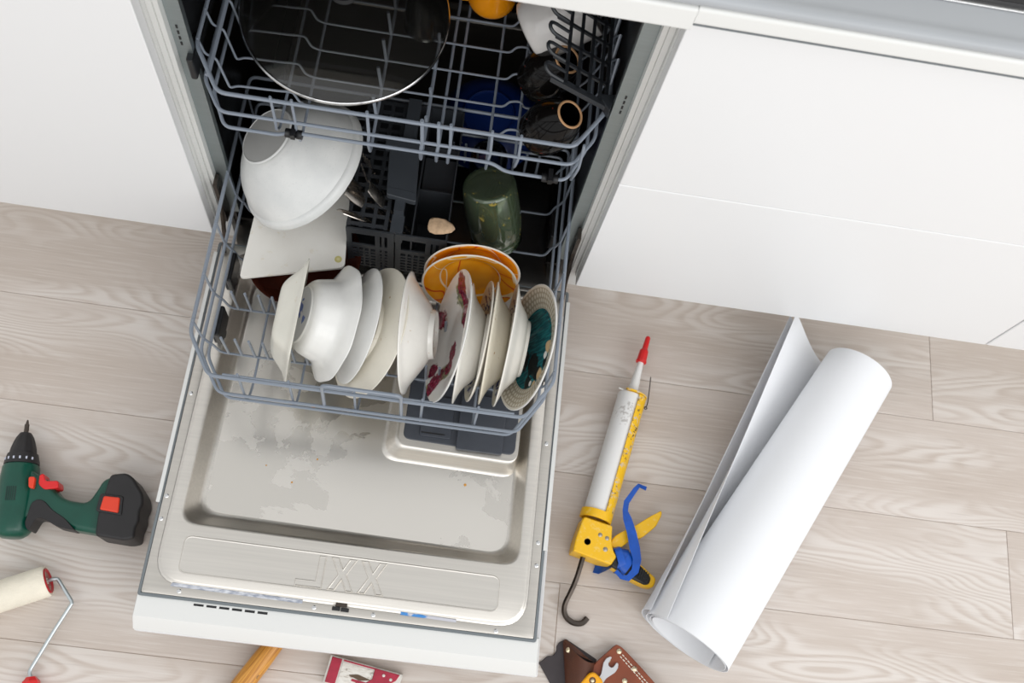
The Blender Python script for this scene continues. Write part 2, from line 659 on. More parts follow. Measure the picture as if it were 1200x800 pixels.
flange = rp([(-0.292, -0.573), (0.291, -0.573), (0.289, -0.002), (-0.290, -0.002)], 0.003)
plat0 = rp([(-0.2785, -0.5555), (0.275, -0.5585), (0.270, -0.012), (-0.271, -0.012)], 0.045)
plat1 = rp([(-0.2765, -0.5535), (0.273, -0.5565), (0.268, -0.014), (-0.269, -0.014)], 0.044)
plat2 = rp([(-0.2735, -0.5505), (0.270, -0.5535), (0.265, -0.017), (-0.266, -0.017)], 0.042)
bas = [(-0.2595, -0.4665), (0.2575, -0.4685), (0.2500, -0.025), (-0.250, -0.025)]
fl = [(-0.236, -0.4385), (0.2365, -0.4465), (0.236, -0.045), (-0.228, -0.045)]
loops = [[(x, y, 0.1185) for x, y in flange], [(x, y, 0.1198) for x, y in inset(flange, 0.001)]]
loops += [[(x, y, z) for x, y in p_] for p_, z in ((plat0, 0.1200), (plat1, 0.1225), (plat2, 0.1238))]
b0 = rp(bas, 0.030)


def lerp(a, b, k):
    return [(p[0] * (1 - k) + q[0] * k, p[1] * (1 - k) + q[1] * k) for p, q in zip(a, b)]


b3 = rp(fl, 0.030)
for k, z in ((-0.10, 0.1238), (-0.02, 0.1234), (0.05, 0.1218), (0.12, 0.1185), (0.62, 0.0960), (0.76, 0.0905), (0.90, 0.0884), (1.0, 0.0880)):
    loops.append([(x, y, z) for x, y in lerp(b0, b3, k)])
part('inner_sheet', G().loft(loops, False, False), inner_steel, door, smooth=50)
g = G().loft([[(x, y, 0.0881) for x, y in lerp(b0, b3, 0.99)], [(x, y, 0.0882) for x, y in lerp(b0, b3, 1.03)]], False, True)
part('basin_floor', g, basin_steel, door, smooth=0)
# flange plate rim, slightly darker
part('flange_plate', G().loft([[(x, y, 0.1203) for x, y in inset(flange, 0.0005)], [(x, y, 0.1206) for x, y in inset(flange, 0.0012)], [(x, y, 0.1206) for x, y in inset(plat0, -0.003)[:]], [(x, y, 0.1203) for x, y in inset(plat0, -0.002)]], False, False), flange_steel, door)
# pressed panel with the size mark
pp = rp([(-0.246, -0.5405), (0.2325, -0.5420), (0.2310, -0.4870), (-0.246, -0.4835)], 0.013)
part('pressed_panel', G().loft([[(x, y, 0.1236) for x, y in pp], [(x, y, 0.1248) for x, y in inset(pp, 0.0012)], [(x, y, 0.1247) for x, y in inset(pp, 0.0024)], [(x, y, 0.1240) for x, y in inset(pp, 0.0034)]]), inner_steel, door)


def letter(poly):
    q = poly if area2(poly) > 0 else poly[::-1]
    return G().loft([[(x, y, 0.1238) for x, y in q], [(x, y, 0.1250) for x, y in inset(q, 0.0010)], [(x, y, 0.1250) for x, y in inset(q, 0.0016)], [(x, y, 0.1241) for x, y in inset(q, 0.0026)]])


# the mark reads XXL seen from inside the door (mirror image from above)
x0, x1, yb, yt, w = -0.0745, -0.0335, -0.5385, -0.4895, 0.0115
part('pressed_letter', letter([(x0, yb), (x1, yb), (x1 + 0.001, yt), (x1 - w + 0.001, yt), (x1 - w, yb + w), (x0, yb + w)]), inner_steel, door)
for xc in (-0.0065, 0.0385):
    hw, mid, cw = 0.0205, (yb + yt) / 2, 0.0125
    X = [(xc - hw, yb), (xc - hw + cw, yb), (xc, mid - 0.0095), (xc + hw - cw, yb), (xc + hw, yb), (xc + 0.0068, mid),
         (xc + hw, yt), (xc + hw - cw, yt), (xc, mid + 0.0095), (xc - hw + cw, yt), (xc - hw, yt), (xc - 0.0068, mid)]
    part('pressed_letter', letter(X), inner_steel, door)

# dispenser mound and its plastic unit
m0 = rp([(0.020, -0.322), (0.2405, -0.326), (0.2400, -0.085), (0.024, -0.085)], 0.026)
m1 = rp([(0.046, -0.300), (0.2385, -0.304), (0.2385, -0.105), (0.046, -0.105)], 0.018)
ml = [[(x, y, z) for x, y in lerp(m0, m1, k)] for k, z in ((0, 0.0882), (0.15, 0.0895), (0.3, 0.0935), (0.7, 0.1085), (0.85, 0.1125), (1, 0.1135))]
part('dispenser_mound', G().loft(ml, False, True), inner_steel, door, smooth=50)
du = rp([(0.0525, -0.2905), (0.2330, -0.2945), (0.2330, -0.115), (0.0525, -0.115)], 0.012)
disp = part('dispenser', G().loft([[(x, y, z) for x, y in p_] for p_, z in ((du, 0.1130), (du, 0.1150), (inset(du, 0.002), 0.1162))]), dispenser_mat, door)
# lid, catch and grid are modelled on the dispenser's own mesh level
g = G()
g.prism(round_poly(rect(0.078, 0.128, -0.283, -0.215), 0.004), 0.1165, 0.1195, 0.001)
g.prism(round_poly(rect(0.1375, 0.2120, -0.2985, -0.205), 0.004), 0.1165, 0.1235, 0.0015)
g.prism(round_poly(rect(0.06, 0.22, -0.195, -0.13), 0.006), 0.1165, 0.1205, 0.0015)
part('dispenser_lid', g, dispenser_mat, door)
part('dispenser_slot', G().box(0.080, 0.118, -0.2785, -0.2765, 0.1193, 0.1199), black_rubber, door, smooth=0)

# screws, strips, latch, vents
screws = [(-0.2855, -0.265), (-0.2865, -0.429), (-0.287, -0.464), (-0.238, -0.5655), (-0.040, -0.5655), (0.048, -0.5660), (0.2815, -0.270), (0.2835, -0.429), (0.2845, -0.464), (0.233, -0.5680)]
g = G().lathe([(0.0, 0.1205), (0.0034, 0.1205), (0.0034, 0.1214), (0.0024, 0.1221), (0.0010, 0.1221), (0.0008, 0.1213), (0, 0.1213)], 12)
s0 = obj('screw', g, chrome, door)
s0.location = Vector((screws[0][0], screws[0][1], 0)) - origin(door)
for q in screws[1:]:
    copy_at(s0, (q[0] - screws[0][0], q[1] - screws[0][1], 0))
t = T('crinkled_foil')
n = t.noise(t.co((1, 3, 1)), 90, 3)
t.set(col=t.ramp(n, (0.35, lin(150, 156, 170)), (0.65, lin(220, 222, 228))), rough=0.3, metal=0.3)
part('foil_strip', G().prism([(-0.252, -0.5595), (-0.058, -0.5620), (-0.058, -0.5570), (-0.250, -0.5545)], 0.1206, 0.1216), t.m, door)
t = T('blue_print_strip')
p = t.xyz()
n = t.noise(t.co((60, 200, 1)), 1.5, 2)
f = t.m_('MULTIPLY', t.m_('SUBTRACT', 1.0, t.step(p[0], 0.125, 0.130)), t.step(n, 0.35, 0.5))
t.set(col=t.mix(f, lin(196, 196, 204), lin(66, 136, 205)), rough=0.4)
part('printed_strip', G().prism([(0.088, -0.5610), (0.172, -0.5625), (0.172, -0.5585), (0.088, -0.5568)], 0.1206, 0.1216), t.m, door)
g = G()
g.prism(round_poly(rect(-0.0135, -0.0015, -0.5665, -0.5605), 0.001, 2), 0.1206, 0.1240, 0.001, 2)
g.prism(round_poly(rect(-0.0005, 0.0115, -0.5670, -0.5610), 0.001, 2), 0.1206, 0.1240, 0.001, 2)
part('latch', g, black_rubber, door)
part('latch_plate', G().box(-0.009, 0.008, -0.5600, -0.5555, 0.1206, 0.1236), dark_metal, door, smooth=0)
for k in range(6):
    xk = -0.214 + k * 0.0187
    part('vent_slot', G().prism(rect(xk, xk + 0.0145, -0.5830 - k * 0.0001, -0.5800), 0.1155, 0.1164), black_rubber, door, smooth=0)

# ------------------------------------------------------------------ racks
LR = 0.0020


def wire_loop(z, xl, xr, yf, yb, cx=0.038, cy=0.060, cl=0.0):
    return fillet([(xl, yb, z), (xl, yf + cy, z), (xl + cx, yf, z), (xr - cx, yf, z), (xr, yf + cy, z), (xr, yb, z)], 0.011, 4, True)


lr = thing('dish_rack', 'lower grey wire dish rack pulled half out over the open door', 'rack', (0, -0.04, 0.125))
part('rim_wire', G().tube(wire_loop(0.290, -0.2655, 0.2635, -0.283, 0.215), 0.0029, 8, True), wire_mat, lr)
part('side_wire', G().tube(wire_loop(0.222, -0.2615, 0.2605, -0.2870, 0.212), 0.0026, 8, True), wire_mat, lr)
part('side_wire', G().tube(wire_loop(0.202, -0.2540, 0.2530, -0.2870, 0.208), 0.0024, 8, True), wire_mat, lr)
FZ = 0.167


def lr_cross(y):
    h = [(-0.2650, 0.296), (-0.2625, 0.225), (-0.2560, 0.206), (-0.2510, 0.198), (-0.2460, 0.175), (-0.240, FZ)]
    pts = [(x, y, z) for x, z in h] + [(-x - 0.002, y, z) for x, z in reversed(h)]
    return G().tube(fillet(pts, 0.008, 3), LR, 7)


ys = [-0.2065, -0.1315, -0.0475, 0.038, 0.115, 0.185]
c0 = part('cross_wire', lr_cross(ys[0]), wire_mat, lr)
for y in ys[1:]:
    copy_at(c0, (0, y - ys[0], 0))
for k, x in enumerate((-0.186, -0.114, -0.021, 0.077, 0.158)):
    pts = [(x, -0.2795, 0.300), (x, -0.2835, 0.186), (x, -0.268, 0.170), (x, -0.245, 0.1625), (x, 0.207, 0.1625), (x, 0.211, 0.205)]
    part('long_wire', G().tube(fillet(pts, 0.012, 3), LR, 7), wire_mat, lr)
part('thin_wire', G().tube([(-0.22, -0.262, 0.235), (0.215, -0.262, 0.235)], 0.0018, 6), wire_mat, lr)
part('rack_handle', G().tube(fillet([(-0.067, -0.2840, 0.218), (-0.0655, -0.2840, 0.318), (0.0465, -0.2840, 0.318), (0.048, -0.2840, 0.218)], 0.010, 4), 0.0028, 8), wire_mat, lr)
# tines
tg = G().tube([(-0.2315, -0.1315, FZ), (-0.2330, -0.1325, 0.238)], 0.0022, 7)
t0 = part('tine', tg, wire_mat, lr)
for row, yy in enumerate((-0.1315, -0.2065)):
    for k in range(22):
        if row == 0 and k == 0:
            continue
        x = -0.2315 + k * 0.0205
        copy_at(t0, (x + 0.2315, yy + 0.1315, 0))
for k in range(8):
    copy_at(t0, (0.30 + k * 0.0205, 0.185 + 0.1315, 0))
# rollers
rg = G(Matrix.Translation((-0.2585, -0.167, 0.1405)) @ Matrix.Rotation(PI / 2, 4, 'Y'))
rg.lathe([(0, -0.006), (0.012, -0.006), (0.0155, -0.004), (0.0155, 0.004), (0.012, 0.006), (0.006, 0.006), (0.006, 0.010), (0, 0.010)], 20)
r0 = part('roller', rg, black_rubber, lr)
cg = G()
cg.prism(round_poly(rect(-0.2555, -0.2465, -0.190, -0.140), 0.008), 0.150, 0.196, 0.003)
k0 = part('roller_bracket', cg, black_rubber, lr)
for d in ((0, 0.092, 0), (0, 0.25, 0), (0.517, 0, 0), (0.517, 0.092, 0), (0.517, 0.25, 0)):
    copy_at(r0, d)
    copy_at(k0, (d[0] * 0.970, d[1], 0))

ur = thing('dish_rack', 'upper grey wire dish rack holding the glass lid and cups', 'rack', (0, 0.2, 0.48))
part('rim_wire', G().tube(wire_loop(0.590, -0.2640, 0.2640, -0.0115, 0.47, 0.040, 0.065), 0.0028, 8, True), wire_mat, ur)
part('side_wire', G().tube(wire_loop(0.548, -0.2560, 0.2560, -0.0125, 0.465, 0.028, 0.045), 0.0025, 8, True), wire_mat, ur)
pts = [(-0.250, 0.46, 0.516), (-0.250, 0.035, 0.516), (-0.226, -0.0145, 0.516), (-0.155, -0.0145, 0.516), (-0.140, -0.0145, 0.527), (0.125, -0.0145, 0.527), (0.145, -0.0145, 0.510), (0.226, -0.0145, 0.510), (0.250, 0.035, 0.516), (0.250, 0.46, 0.516)]
part('side_wire', G().tube(fillet(pts, 0.010, 4, True), 0.0025, 8, True), wire_mat, ur)
part('side_rod', G().tube([(-0.2500, 0.03, 0.560), (-0.2500, 0.46, 0.560)], 0.0036, 8), wire_mat, ur)


def ur_cross(y):
    pts = [(-0.264, 0.594), (-0.259, 0.562), (-0.246, 0.556), (-0.243, 0.535), (-0.237, 0.492), (-0.226, 0.500), (-0.172, 0.503), (-0.158, 0.505), (-0.151, 0.504), (-0.144, 0.483), (-0.132, 0.479),
           (0.118, 0.479), (0.132, 0.479), (0.140, 0.494), (0.148, 0.497), (0.156, 0.497), (0.160, 0.485), (0.232, 0.485), (0.241, 0.500), (0.256, 0.548), (0.264, 0.594)]
    return G().tube(fillet([(x, y, z) for x, z in pts], 0.006, 3), 0.0017, 7)


uy = [0.0598 + 0.0458 * k for k in range(9)]
u0 = part('cross_wire', ur_cross(uy[0]), wire_mat, ur)
for y in uy[1:]:
    copy_at(u0, (0, y - uy[0], 0))
for x, z, r in ((-0.159, 0.501, 0.0020), (-0.133, 0.4755, 0.0020), (-0.039, 0.4755, 0.0022), (0.030, 0.4755, 0.0026), (0.0510, 0.4755, 0.0022), (0.0665, 0.4755, 0.0022), (0.119, 0.4755, 0.0020), (0.156, 0.4925, 0.0020), (0.236, 0.481, 0.0020)):
    pts = [(x, -0.0105, 0.596), (x + 0.002, -0.0130, 0.545), (x, -0.010, 0.520), (x, 0.004, z), (x, 0.46, z), (x, 0.464, 0.52)]
    part('long_wire', G().tube(fillet(pts, 0.008, 3), r, 7), wire_mat, ur)
v0 = part('tine', G().tube([(-0.039, uy[0], 0.477), (-0.0440, uy[0] + 0.004, 0.520)], 0.0024, 7), wire_mat, ur)
for k in range(1, 8):
    copy_at(v0, (0, uy[k] - uy[0], 0))
w0 = part('tine', G().tube([(0.030, uy[0], 0.477), (0.0290, uy[0] - 0.003, 0.500)], 0.0022, 7), wire_mat, ur)
for k in range(1, 8):
    copy_at(w0, (0, uy[k] - uy[0], 0))
g = G()
g.prism(round_poly(rect(-0.2735, -0.2645, 0.03, 0.075), 0.004), 0.545, 0.585, 0.0015)
part('roller', g, black_rubber, ur)
for (x, y, z) in ((0.205, -0.0145, 0.510), (-0.135, -0.0145, 0.524)):
    g = G(Matrix.Translation((x, y, z)) @ Matrix.Rotation(PI / 2, 4, 'Y'))
    g.lathe([(0.0032, -0.011), (0.0062, -0.011), (0.0062, -0.004), (0.0054, -0.003), (0.0054, 0.003), (0.0062, 0.004), (0.0062, 0.011), (0.0032, 0.011)], 14, closed=True)
    g.box(-0.010, 0.0, -0.009, 0.009, -0.003, 0.003)
    part('clip', g, black_rubber, ur)
# folding cup shelf on the right: grid with curled prongs
cs = G()
zc = 0.606
slope = lambda x: zc + (0.258 - x) * 0.56


def cbar(x0, y0, x1, y1, w, h=0.004):
    d = Vector((x1 - x0, y1 - y0, 0)).normalized()
    n_ = Vector((-d.y, d.x, 0)) * w / 2
    lo_, hi_ = [], []
    for (x, y, s_) in ((x0, y0, 1), (x0, y0, -1), (x1, y1, -1), (x1, y1, 1)):
        q = Vector((x, y, 0)) + n_ * s_
        q.z = slope(q.x)
        lo_.append(q - Vector((0, 0, h)))
        hi_.append(q)
    cs.loft([lo_, hi_])


cy0, sp_, nb = 0.048, 0.0300, 11
for x in (0.200, 0.216, 0.232, 0.248):
    cbar(x, cy0, x, cy0 + sp_ * (nb - 1), 0.0046)
for k in range(nb):
    cbar(0.180, cy0 + sp_ * k, 0.258, cy0 + sp_ * k, 0.0042 if k else 0.0080, 0.004 if k else 0.009)
cbar(0.257, cy0, 0.257, cy0 + sp_ * (nb - 1), 0.005, 0.006)
part('cup_shelf', cs, anthracite, ur, smooth=0)
for k in range(nb):
    y = cy0 + sp_ * k
    pts = [(0.196, y, slope(0.196)), (0.178, y, slope(0.178) + 0.001), (0.172, y + 0.003, slope(0.172) + 0.003), (0.171, y + 0.010, slope(0.172) + 0.005), (0.176, y + 0.014, slope(0.176) + 0.003), (0.198, y + 0.015, slope(0.198))]
    part('prong', G().tube(fillet(pts, 0.004, 3), 0.0024, 6), anthracite, ur)
g = G()
g.prism([(0.246, 0.060), (0.270, 0.062), (0.262, 0.036)], 0.592, 0.610, 0.0015)
part('shelf_hinge', g, anthracite, ur)
pts = []
for k in range(9):
    y = 0.085 + 0.0375 * k
    pts += [(0.262, y, 0.597), (0.266, y + 0.022, 0.622)]
part('shelf_support', G().tube(pts, 0.0024, 6), wire_mat, ur)

# ------------------------------------------------------------------ crockery
def white_glaze(name, rgb, stain=0.0, rough=0.12, stain_rgb=(176, 140, 84)):
    t = T(name)
    n = t.noise(t.co(), 26, 4, 0.6)
    a = lin(*rgb)
    b = tuple(c * 0.95 for c in a[:3]) + (1,)
    c = t.ramp(n, (0.35, b), (0.65, a))
    if stain:
        s1 = t.step(t.noise(t.co(), 95, 3, 0.6), 0.665, 0.70)
        s2 = t.step(t.noise(t.co(loc=(3, 1, 2)), 11, 2), 0.45, 0.62)
        c = t.mix(t.m_('MULTIPLY', t.m_('MULTIPLY', s1, s2), stain), c, lin(*stain_rgb))
        haze = t.step(t.noise(t.co(loc=(7, 3, 1)), 14, 3), 0.50, 0.72)
        c = t.mix(t.m_('MULTIPLY', haze, 0.13 * stain), c, lin(205, 186, 146))
    t.set(col=c, rough=rough)
    return t


def dish_profile(pts, th, foot=None, foot_h=0.004):
    """pts: inside curve from centre to rim as (r, z) with the rim at z = 0"""
    P = [Vector((r, z)) for r, z in pts]
    # smooth the curve
    Q = fillet([(p.x, p.y, 0) for p in P], 0.02, 4)
    Q = [Vector((q.x, q.y)) for q in Q]
    out = []
    for i, q in enumerate(Q):
        d = (Q[min(i + 1, len(Q) - 1)] - Q[max(i - 1, 0)]).normalized()
        nrm = Vector((d.y, -d.x))
        out.append(q + nrm * th)
    rim = Q[-1]
    d = (Q[-1] - Q[-2]).normalized()
    tip = (Q[-1] + out[-1]) / 2 + d * th * 0.45
    prof = [(max(q.x, 1e-5), q.y) for q in Q] + [(tip.x, tip.y)] + [(max(q.x, 1e-5), q.y) for q in reversed(out)]
    return prof, out


def dish(name, label, cat, c, R, axis, pts, mat, th=0.003, foot=0.55, foot_h=0.005, seg=56, mod=None, group=None, inner_mat=None, spin=0.0, low=None):
    scaled = [(r * R, z) for r, z in pts]
    prof, out = dish_profile(scaled, th)
    g = G().lathe(prof, seg, mod)
    zb = min(q.y for q in out)
    n_in = (len(out) - 1) * seg
    if foot:
        fr = foot * R
        g.lathe([(fr - 0.0022, zb + 0.002), (fr - 0.0018, zb - foot_h + 0.001), (fr - 0.0010, zb - foot_h), (fr, zb - foot_h + 0.001), (fr + 0.0022, zb + 0.003)], seg, None, True)
    o = obj(name, g, mat, smooth=60)
    o.matrix_world = Matrix.Translation(Vector(c)) @ frame(axis) @ Matrix.Rotation(spin, 4, 'Z')
    if inner_mat:
        o.data.materials.append(inner_mat)
        for pl_ in o.data.polygons:
            if pl_.index < n_in:
                pl_.material_index = 1
    if low:                       # unglazed disc of the base, a part of its own
        rb_, m_ = low
        b_ = obj('base', G().lathe([(0.0001, zb - 0.0006), (rb_, zb - 0.0006), (rb_ + 0.0008, zb + 0.0006), (0.0001, zb + 0.0006)], seg), m_, o, smooth=30)
        rg_ = obj('base_ring', G().lathe([(rb_ + 0.0002, zb + 0.001), (rb_ + 0.0004, zb - 0.0014), (rb_ + 0.0012, zb - 0.0015), (rb_ + 0.0030, zb + 0.0005)], seg, None, True), mat, o, smooth=60)
    return tag(o, label, cat, group)


PLATE = [(0, -0.019), (0.55, -0.0185), (0.66, -0.012), (0.80, -0.006), (1.0, 0)]
DEEP = [(0, -0.030), (0.40, -0.0295), (0.56, -0.024), (0.72, -0.010), (0.86, -0.004), (1.0, 0)]
white1 = white_glaze('white_glaze', (236, 235, 231)).m
white2 = white_glaze('white_glaze_specks', (232, 230, 224), 0.55).m
cream = white_glaze('cream_glaze', (232, 226, 211), 0.9, 0.25).m
ivory = white_glaze('ivory_glaze', (232, 229, 217), 0.3, 0.2).m
stained = white_glaze('stained_glaze', (228, 220, 202), 1.6, 0.3, (170, 120, 50)).m

# square bowl
SQ = lambda n: (lambda th_, r, z: (abs(cos(th_)) ** n + abs(sin(th_)) ** n) ** (-1 / n))


def sqmod(th_, r, z):
    k = min(1.0, r / 0.03)
    n = 9.0
    return 1 + k * ((abs(cos(th_)) ** n + abs(sin(th_)) ** n) ** (-1 / n) - 1)


dish('square_bowl', 'ivory square bowl standing on edge, leftmost of the row of dishes', 'bowl', (-0.124, -0.171, 0.250), 0.0775, (0.989, -0.010, -0.130),
     [(0, -0.031), (0.50, -0.0305), (0.60, -0.026), (0.82, -0.008), (0.90, -0.004), (1.0, 0)], ivory, 0.0028, foot=None, seg=96, mod=sqmod)

# scalloped deep bowl with a blue stamp on its base
t = white_glaze('scalloped_glaze', (233, 233, 233), 0.12)
o = t.xyz()
base = t.m_('MULTIPLY', t.m_('SUBTRACT', 1.0, t.step(o[2], 0.5, 0.6)), 1.0)
nz = t.noise(t.co(), 120, 3)
bl = t.mx(t.blob(None, -0.004, -0.010, 0.011, t.m_('MULTIPLY', t.m_('SUBTRACT', nz, 0.5), 3.0)), t.blob(None, 0.014, 0.012, 0.006, t.m_('MULTIPLY', t.m_('SUBTRACT', nz, 0.5), 3.0)), t.blob(None, -0.02, -0.02, 0.004, nz))
c = t.mix(t.m_('MULTIPLY', bl, base), t.mix(base, lin(233, 233, 233), lin(206, 208, 213)), lin(92, 112, 176))
t.set(col=c)
scal = lambda th_, r, z: 1 + 0.014 * cos(9 * th_) * max(0, min(1, (r - 0.055) / 0.03))
dish('scalloped_bowl', 'deep white bowl with a wavy rim and a blue stamp under its base', 'bowl', (-0.068, -0.163, 0.245), 0.0885, (0.895, 0.035, -0.445),
     [(0, -0.054), (0.48, -0.0535), (0.60, -0.047), (0.70, -0.017), (0.79, -0.010), (1.0, 0)], white1, 0.0032, foot=None, mod=scal, seg=96, low=(0.0415, t.m))
dish('soup_plate', 'plain white rimmed plate tucked behind the wavy rimmed deep bowl', 'plate', (-0.034, -0.162, 0.247), 0.0888, (0.924, -0.001, -0.381), PLATE, white1)
dish('dinner_plate', 'cream plate with brown specks, between the wavy bowl and the round footed bowl', 'plate', (-0.014, -0.171, 0.250), 0.1010, (0.845, 0.008, -0.534),
     [(0, -0.012), (0.6, -0.0118), (0.72, -0.008), (1.0, 0)], cream, 0.003)
dish('footed_bowl', 'white bowl with a round foot ring facing right, left of the rose plate', 'bowl', (0.039, -0.165, 0.255), 0.0912, (-0.992, -0.025, -0.123),
     [(0, -0.036), (0.36, -0.0355), (0.46, -0.031), (0.74, -0.013), (0.88, -0.004), (1.0, 0)], white_glaze('footed_bowl_glaze', (234, 231, 224), 0.35).m, 0.0032, foot=0.40, foot_h=0.0045)

# rose plate
t = white_glaze('rose_print', (233, 232, 228), 0.0)
nz = t.noise(t.co(), 70, 4, 0.65)
w = t.m_('MULTIPLY', t.m_('SUBTRACT', nz, 0.5), 1.6)
roses = t.mx(t.blob(None, 0.022, 0.078, 0.019, w), t.blob(None, 0.018, 0.052, 0.017, w), t.blob(None, 0.020, 0.026, 0.013, w), t.blob(None, 0.064, -0.028, 0.013, w),
             t.blob(None, 0.060, -0.048, 0.010, w), t.blob(None, -0.024, -0.014, 0.015, w), t.blob(None, -0.030, -0.036, 0.013, w), t.blob(None, -0.058, -0.060, 0.020, w), t.blob(None, -0.076, -0.034, 0.012, w), t.blob(None, -0.07, 0.05, 0.016, w))
leaf = t.mx(t.blob(None, 0.012, 0.064, 0.024, w), t.blob(None, 0.018, 0.038, 0.018, w), t.blob(None, -0.036, -0.044, 0.016, w), t.blob(None, -0.074, -0.066, 0.013, w), t.blob(None, 0.062, -0.038, 0.014, w))
petal = t.ramp(t.noise(t.co(), 190, 3, 0.7), (0.35, lin(84, 16, 38)), (0.55, lin(142, 34, 66)), (0.72, lin(196, 96, 122)))
lf = t.ramp(t.noise(t.co(), 160, 2), (0.4, lin(60, 72, 32)), (0.6, lin(150, 148, 80)))
up = t.step(t.xyz()[2], -0.0192, -0.0187)
c = t.mix(t.m_('MULTIPLY', leaf, 0.85), lin(233, 232, 228), lf)
c = t.mix(roses, c, petal)
t.set(col=c)
dish('rose_plate', 'white plate printed with dark red roses, facing left', 'plate', (0.099, -0.163, 0.262), 0.1015, (-0.968, 0.010, 0.251), PLATE, white1, inner_mat=t.m)

# plates with a blue sprig border
def sprig(name, rgb, dirt):
    t = white_glaze(name, rgb, dirt, 0.2)
    o = t.xyz()
    r = t.m_('SQRT', t.m_('ADD', t.m_('POWER', o[0], 2.0), t.m_('POWER', o[1], 2.0)))
    band = t.m_('MULTIPLY', t.step(r, 0.060, 0.066), t.m_('SUBTRACT', 1.0, t.step(r, 0.083, 0.087)))
    nz_ = t.step(t.noise(t.co(), 105, 3, 0.6), 0.52, 0.57)
    old = t.b.inputs['Base Color'].links[0].from_socket
    t.set(col=t.mix(t.m_('MULTIPLY', band, nz_), old, lin(74, 76, 122)))
    return t.m


back1, back2, back3 = white_glaze('off_white_back', (236, 233, 225), 0.3, 0.2).m, white_glaze('off_white_back_worn', (234, 229, 218), 0.6, 0.2).m, white_glaze('off_white_back_stained', (228, 221, 203), 1.5, 0.25, (170, 120, 50)).m


bl1, bl2, bl3 = sprig('blue_sprig_print', (232, 229, 219), 0.3), sprig('blue_sprig_print_worn', (226, 219, 200), 0.7), sprig('blue_sprig_print_stained', (228, 220, 200), 1.7)
dish('soup_plate', 'white soup plate with its back to the right, next right of the rose plate', 'plate', (0.123, -0.170, 0.256), 0.0908, (-0.999, 0.044, -0.018), DEEP, back1, inner_mat=bl1)
dish('soup_plate', 'off-white plate with a blue sprig border, second to the right of the rose plate', 'plate', (0.1465, -0.163, 0.2565), 0.0917, (-0.995, 0.031, 0.095), PLATE, back2, inner_mat=bl2)
dish('soup_plate', 'brown stained soup plate with rusty food marks, third right of the rose plate', 'plate', (0.161, -0.164, 0.257), 0.0923, (-0.999, 0.030, -0.020), DEEP, back3, inner_mat=bl3)
dish('soup_plate', 'clean white soup plate with a stepped back, beside the teal plate', 'plate', (0.187, -0.164, 0.258), 0.0932, (-0.998, 0.057, 0.020),
     [(0, -0.026), (0.44, -0.0255), (0.54, -0.022), (0.70, -0.010), (0.80, -0.006), (1.0, 0)], back1, 0.003, foot=0.46, foot_h=0.003, inner_mat=bl2)

# teal plate with a dotted rim
t = white_glaze('teal_print', (226, 222, 208), 0.0, 0.15)
o = t.xyz()
r = t.m_('SQRT', t.m_('ADD', t.m_('POWER', o[0], 2.0), t.m_('POWER', o[1], 2.0)))
an = t.m_('ARCTAN2', o[1], o[0])
rows = t.m_('DIVIDE', t.m_('SUBTRACT', r, 0.064), 0.0074)
ri = t.m_('FLOOR', rows)
fa = t.m_('SUBTRACT', t.m_('FRACT', t.m_('ADD', t.m_('MULTIPLY', an, 56 / (2 * PI)), t.m_('MULTIPLY', ri, 0.5))), 0.5)
fr = t.m_('SUBTRACT', t.m_('FRACT', rows), 0.5)
dd = t.m_('SQRT', t.m_('ADD', t.m_('POWER', t.m_('MULTIPLY', fa, 1.15), 2.0), t.m_('POWER', fr, 2.0)))
dots = t.m_('SUBTRACT', 1.0, t.step(dd, 0.33, 0.42))
ring = t.m_('MULTIPLY', t.step(r, 0.0635, 0.0640), t.m_('SUBTRACT', 1.0, t.step(r, 0.0935, 0.0942)))
rimc = t.mix(dots, lin(176, 166, 147), lin(216, 209, 193))
nz = t.noise(t.co(), 60, 3)
w = t.m_('MULTIPLY', t.m_('SUBTRACT', nz, 0.5), 1.8)
feath = t.noise(t.co((40, 260, 1)), 1.0, 3)
cen = t.mix(t.step(feath, 0.42, 0.62), lin(10, 78, 86), lin(26, 116, 120))
blk = t.mx(t.blob(None, 0.004, -0.028, 0.016, w), t.blob(None, 0.020, -0.046, 0.012, w), t.blob(None, -0.026, -0.010, 0.013, w), t.blob(None, 0.046, -0.034, 0.008, w), t.blob(None, -0.010, -0.052, 0.012, w))
bei = t.mx(t.blob(None, 0.030, -0.050, 0.009, w), t.blob(None, 0.052, -0.012, 0.009, w), t.blob(None, 0.014, -0.060, 0.006, w))
wht = t.mx(t.blob(None, 0.044, -0.022, 0.006, w), t.blob(None, 0.000, -0.056, 0.004, w))
cen = t.mix(blk, cen, lin(20, 24, 24))
cen = t.mix(bei, cen, lin(204, 176, 136))
cen = t.mix(wht, cen, lin(232, 232, 228))
c = t.mix(t.m_('SUBTRACT', 1.0, t.step(r, 0.0630, 0.0637)), t.mix(ring, lin(222, 216, 202), rimc), cen)
t.set(col=c)
dish('teal_plate', 'plate with a beige dotted rim and dark teal centre, rightmost of the dishes', 'plate', (0.2195, -0.162, 0.258), 0.0970, (-0.949, -0.006, 0.316), [(0, -0.013), (0.60, -0.0128), (0.70, -0.0105), (1.0, 0)], white1, inner_mat=t.m)

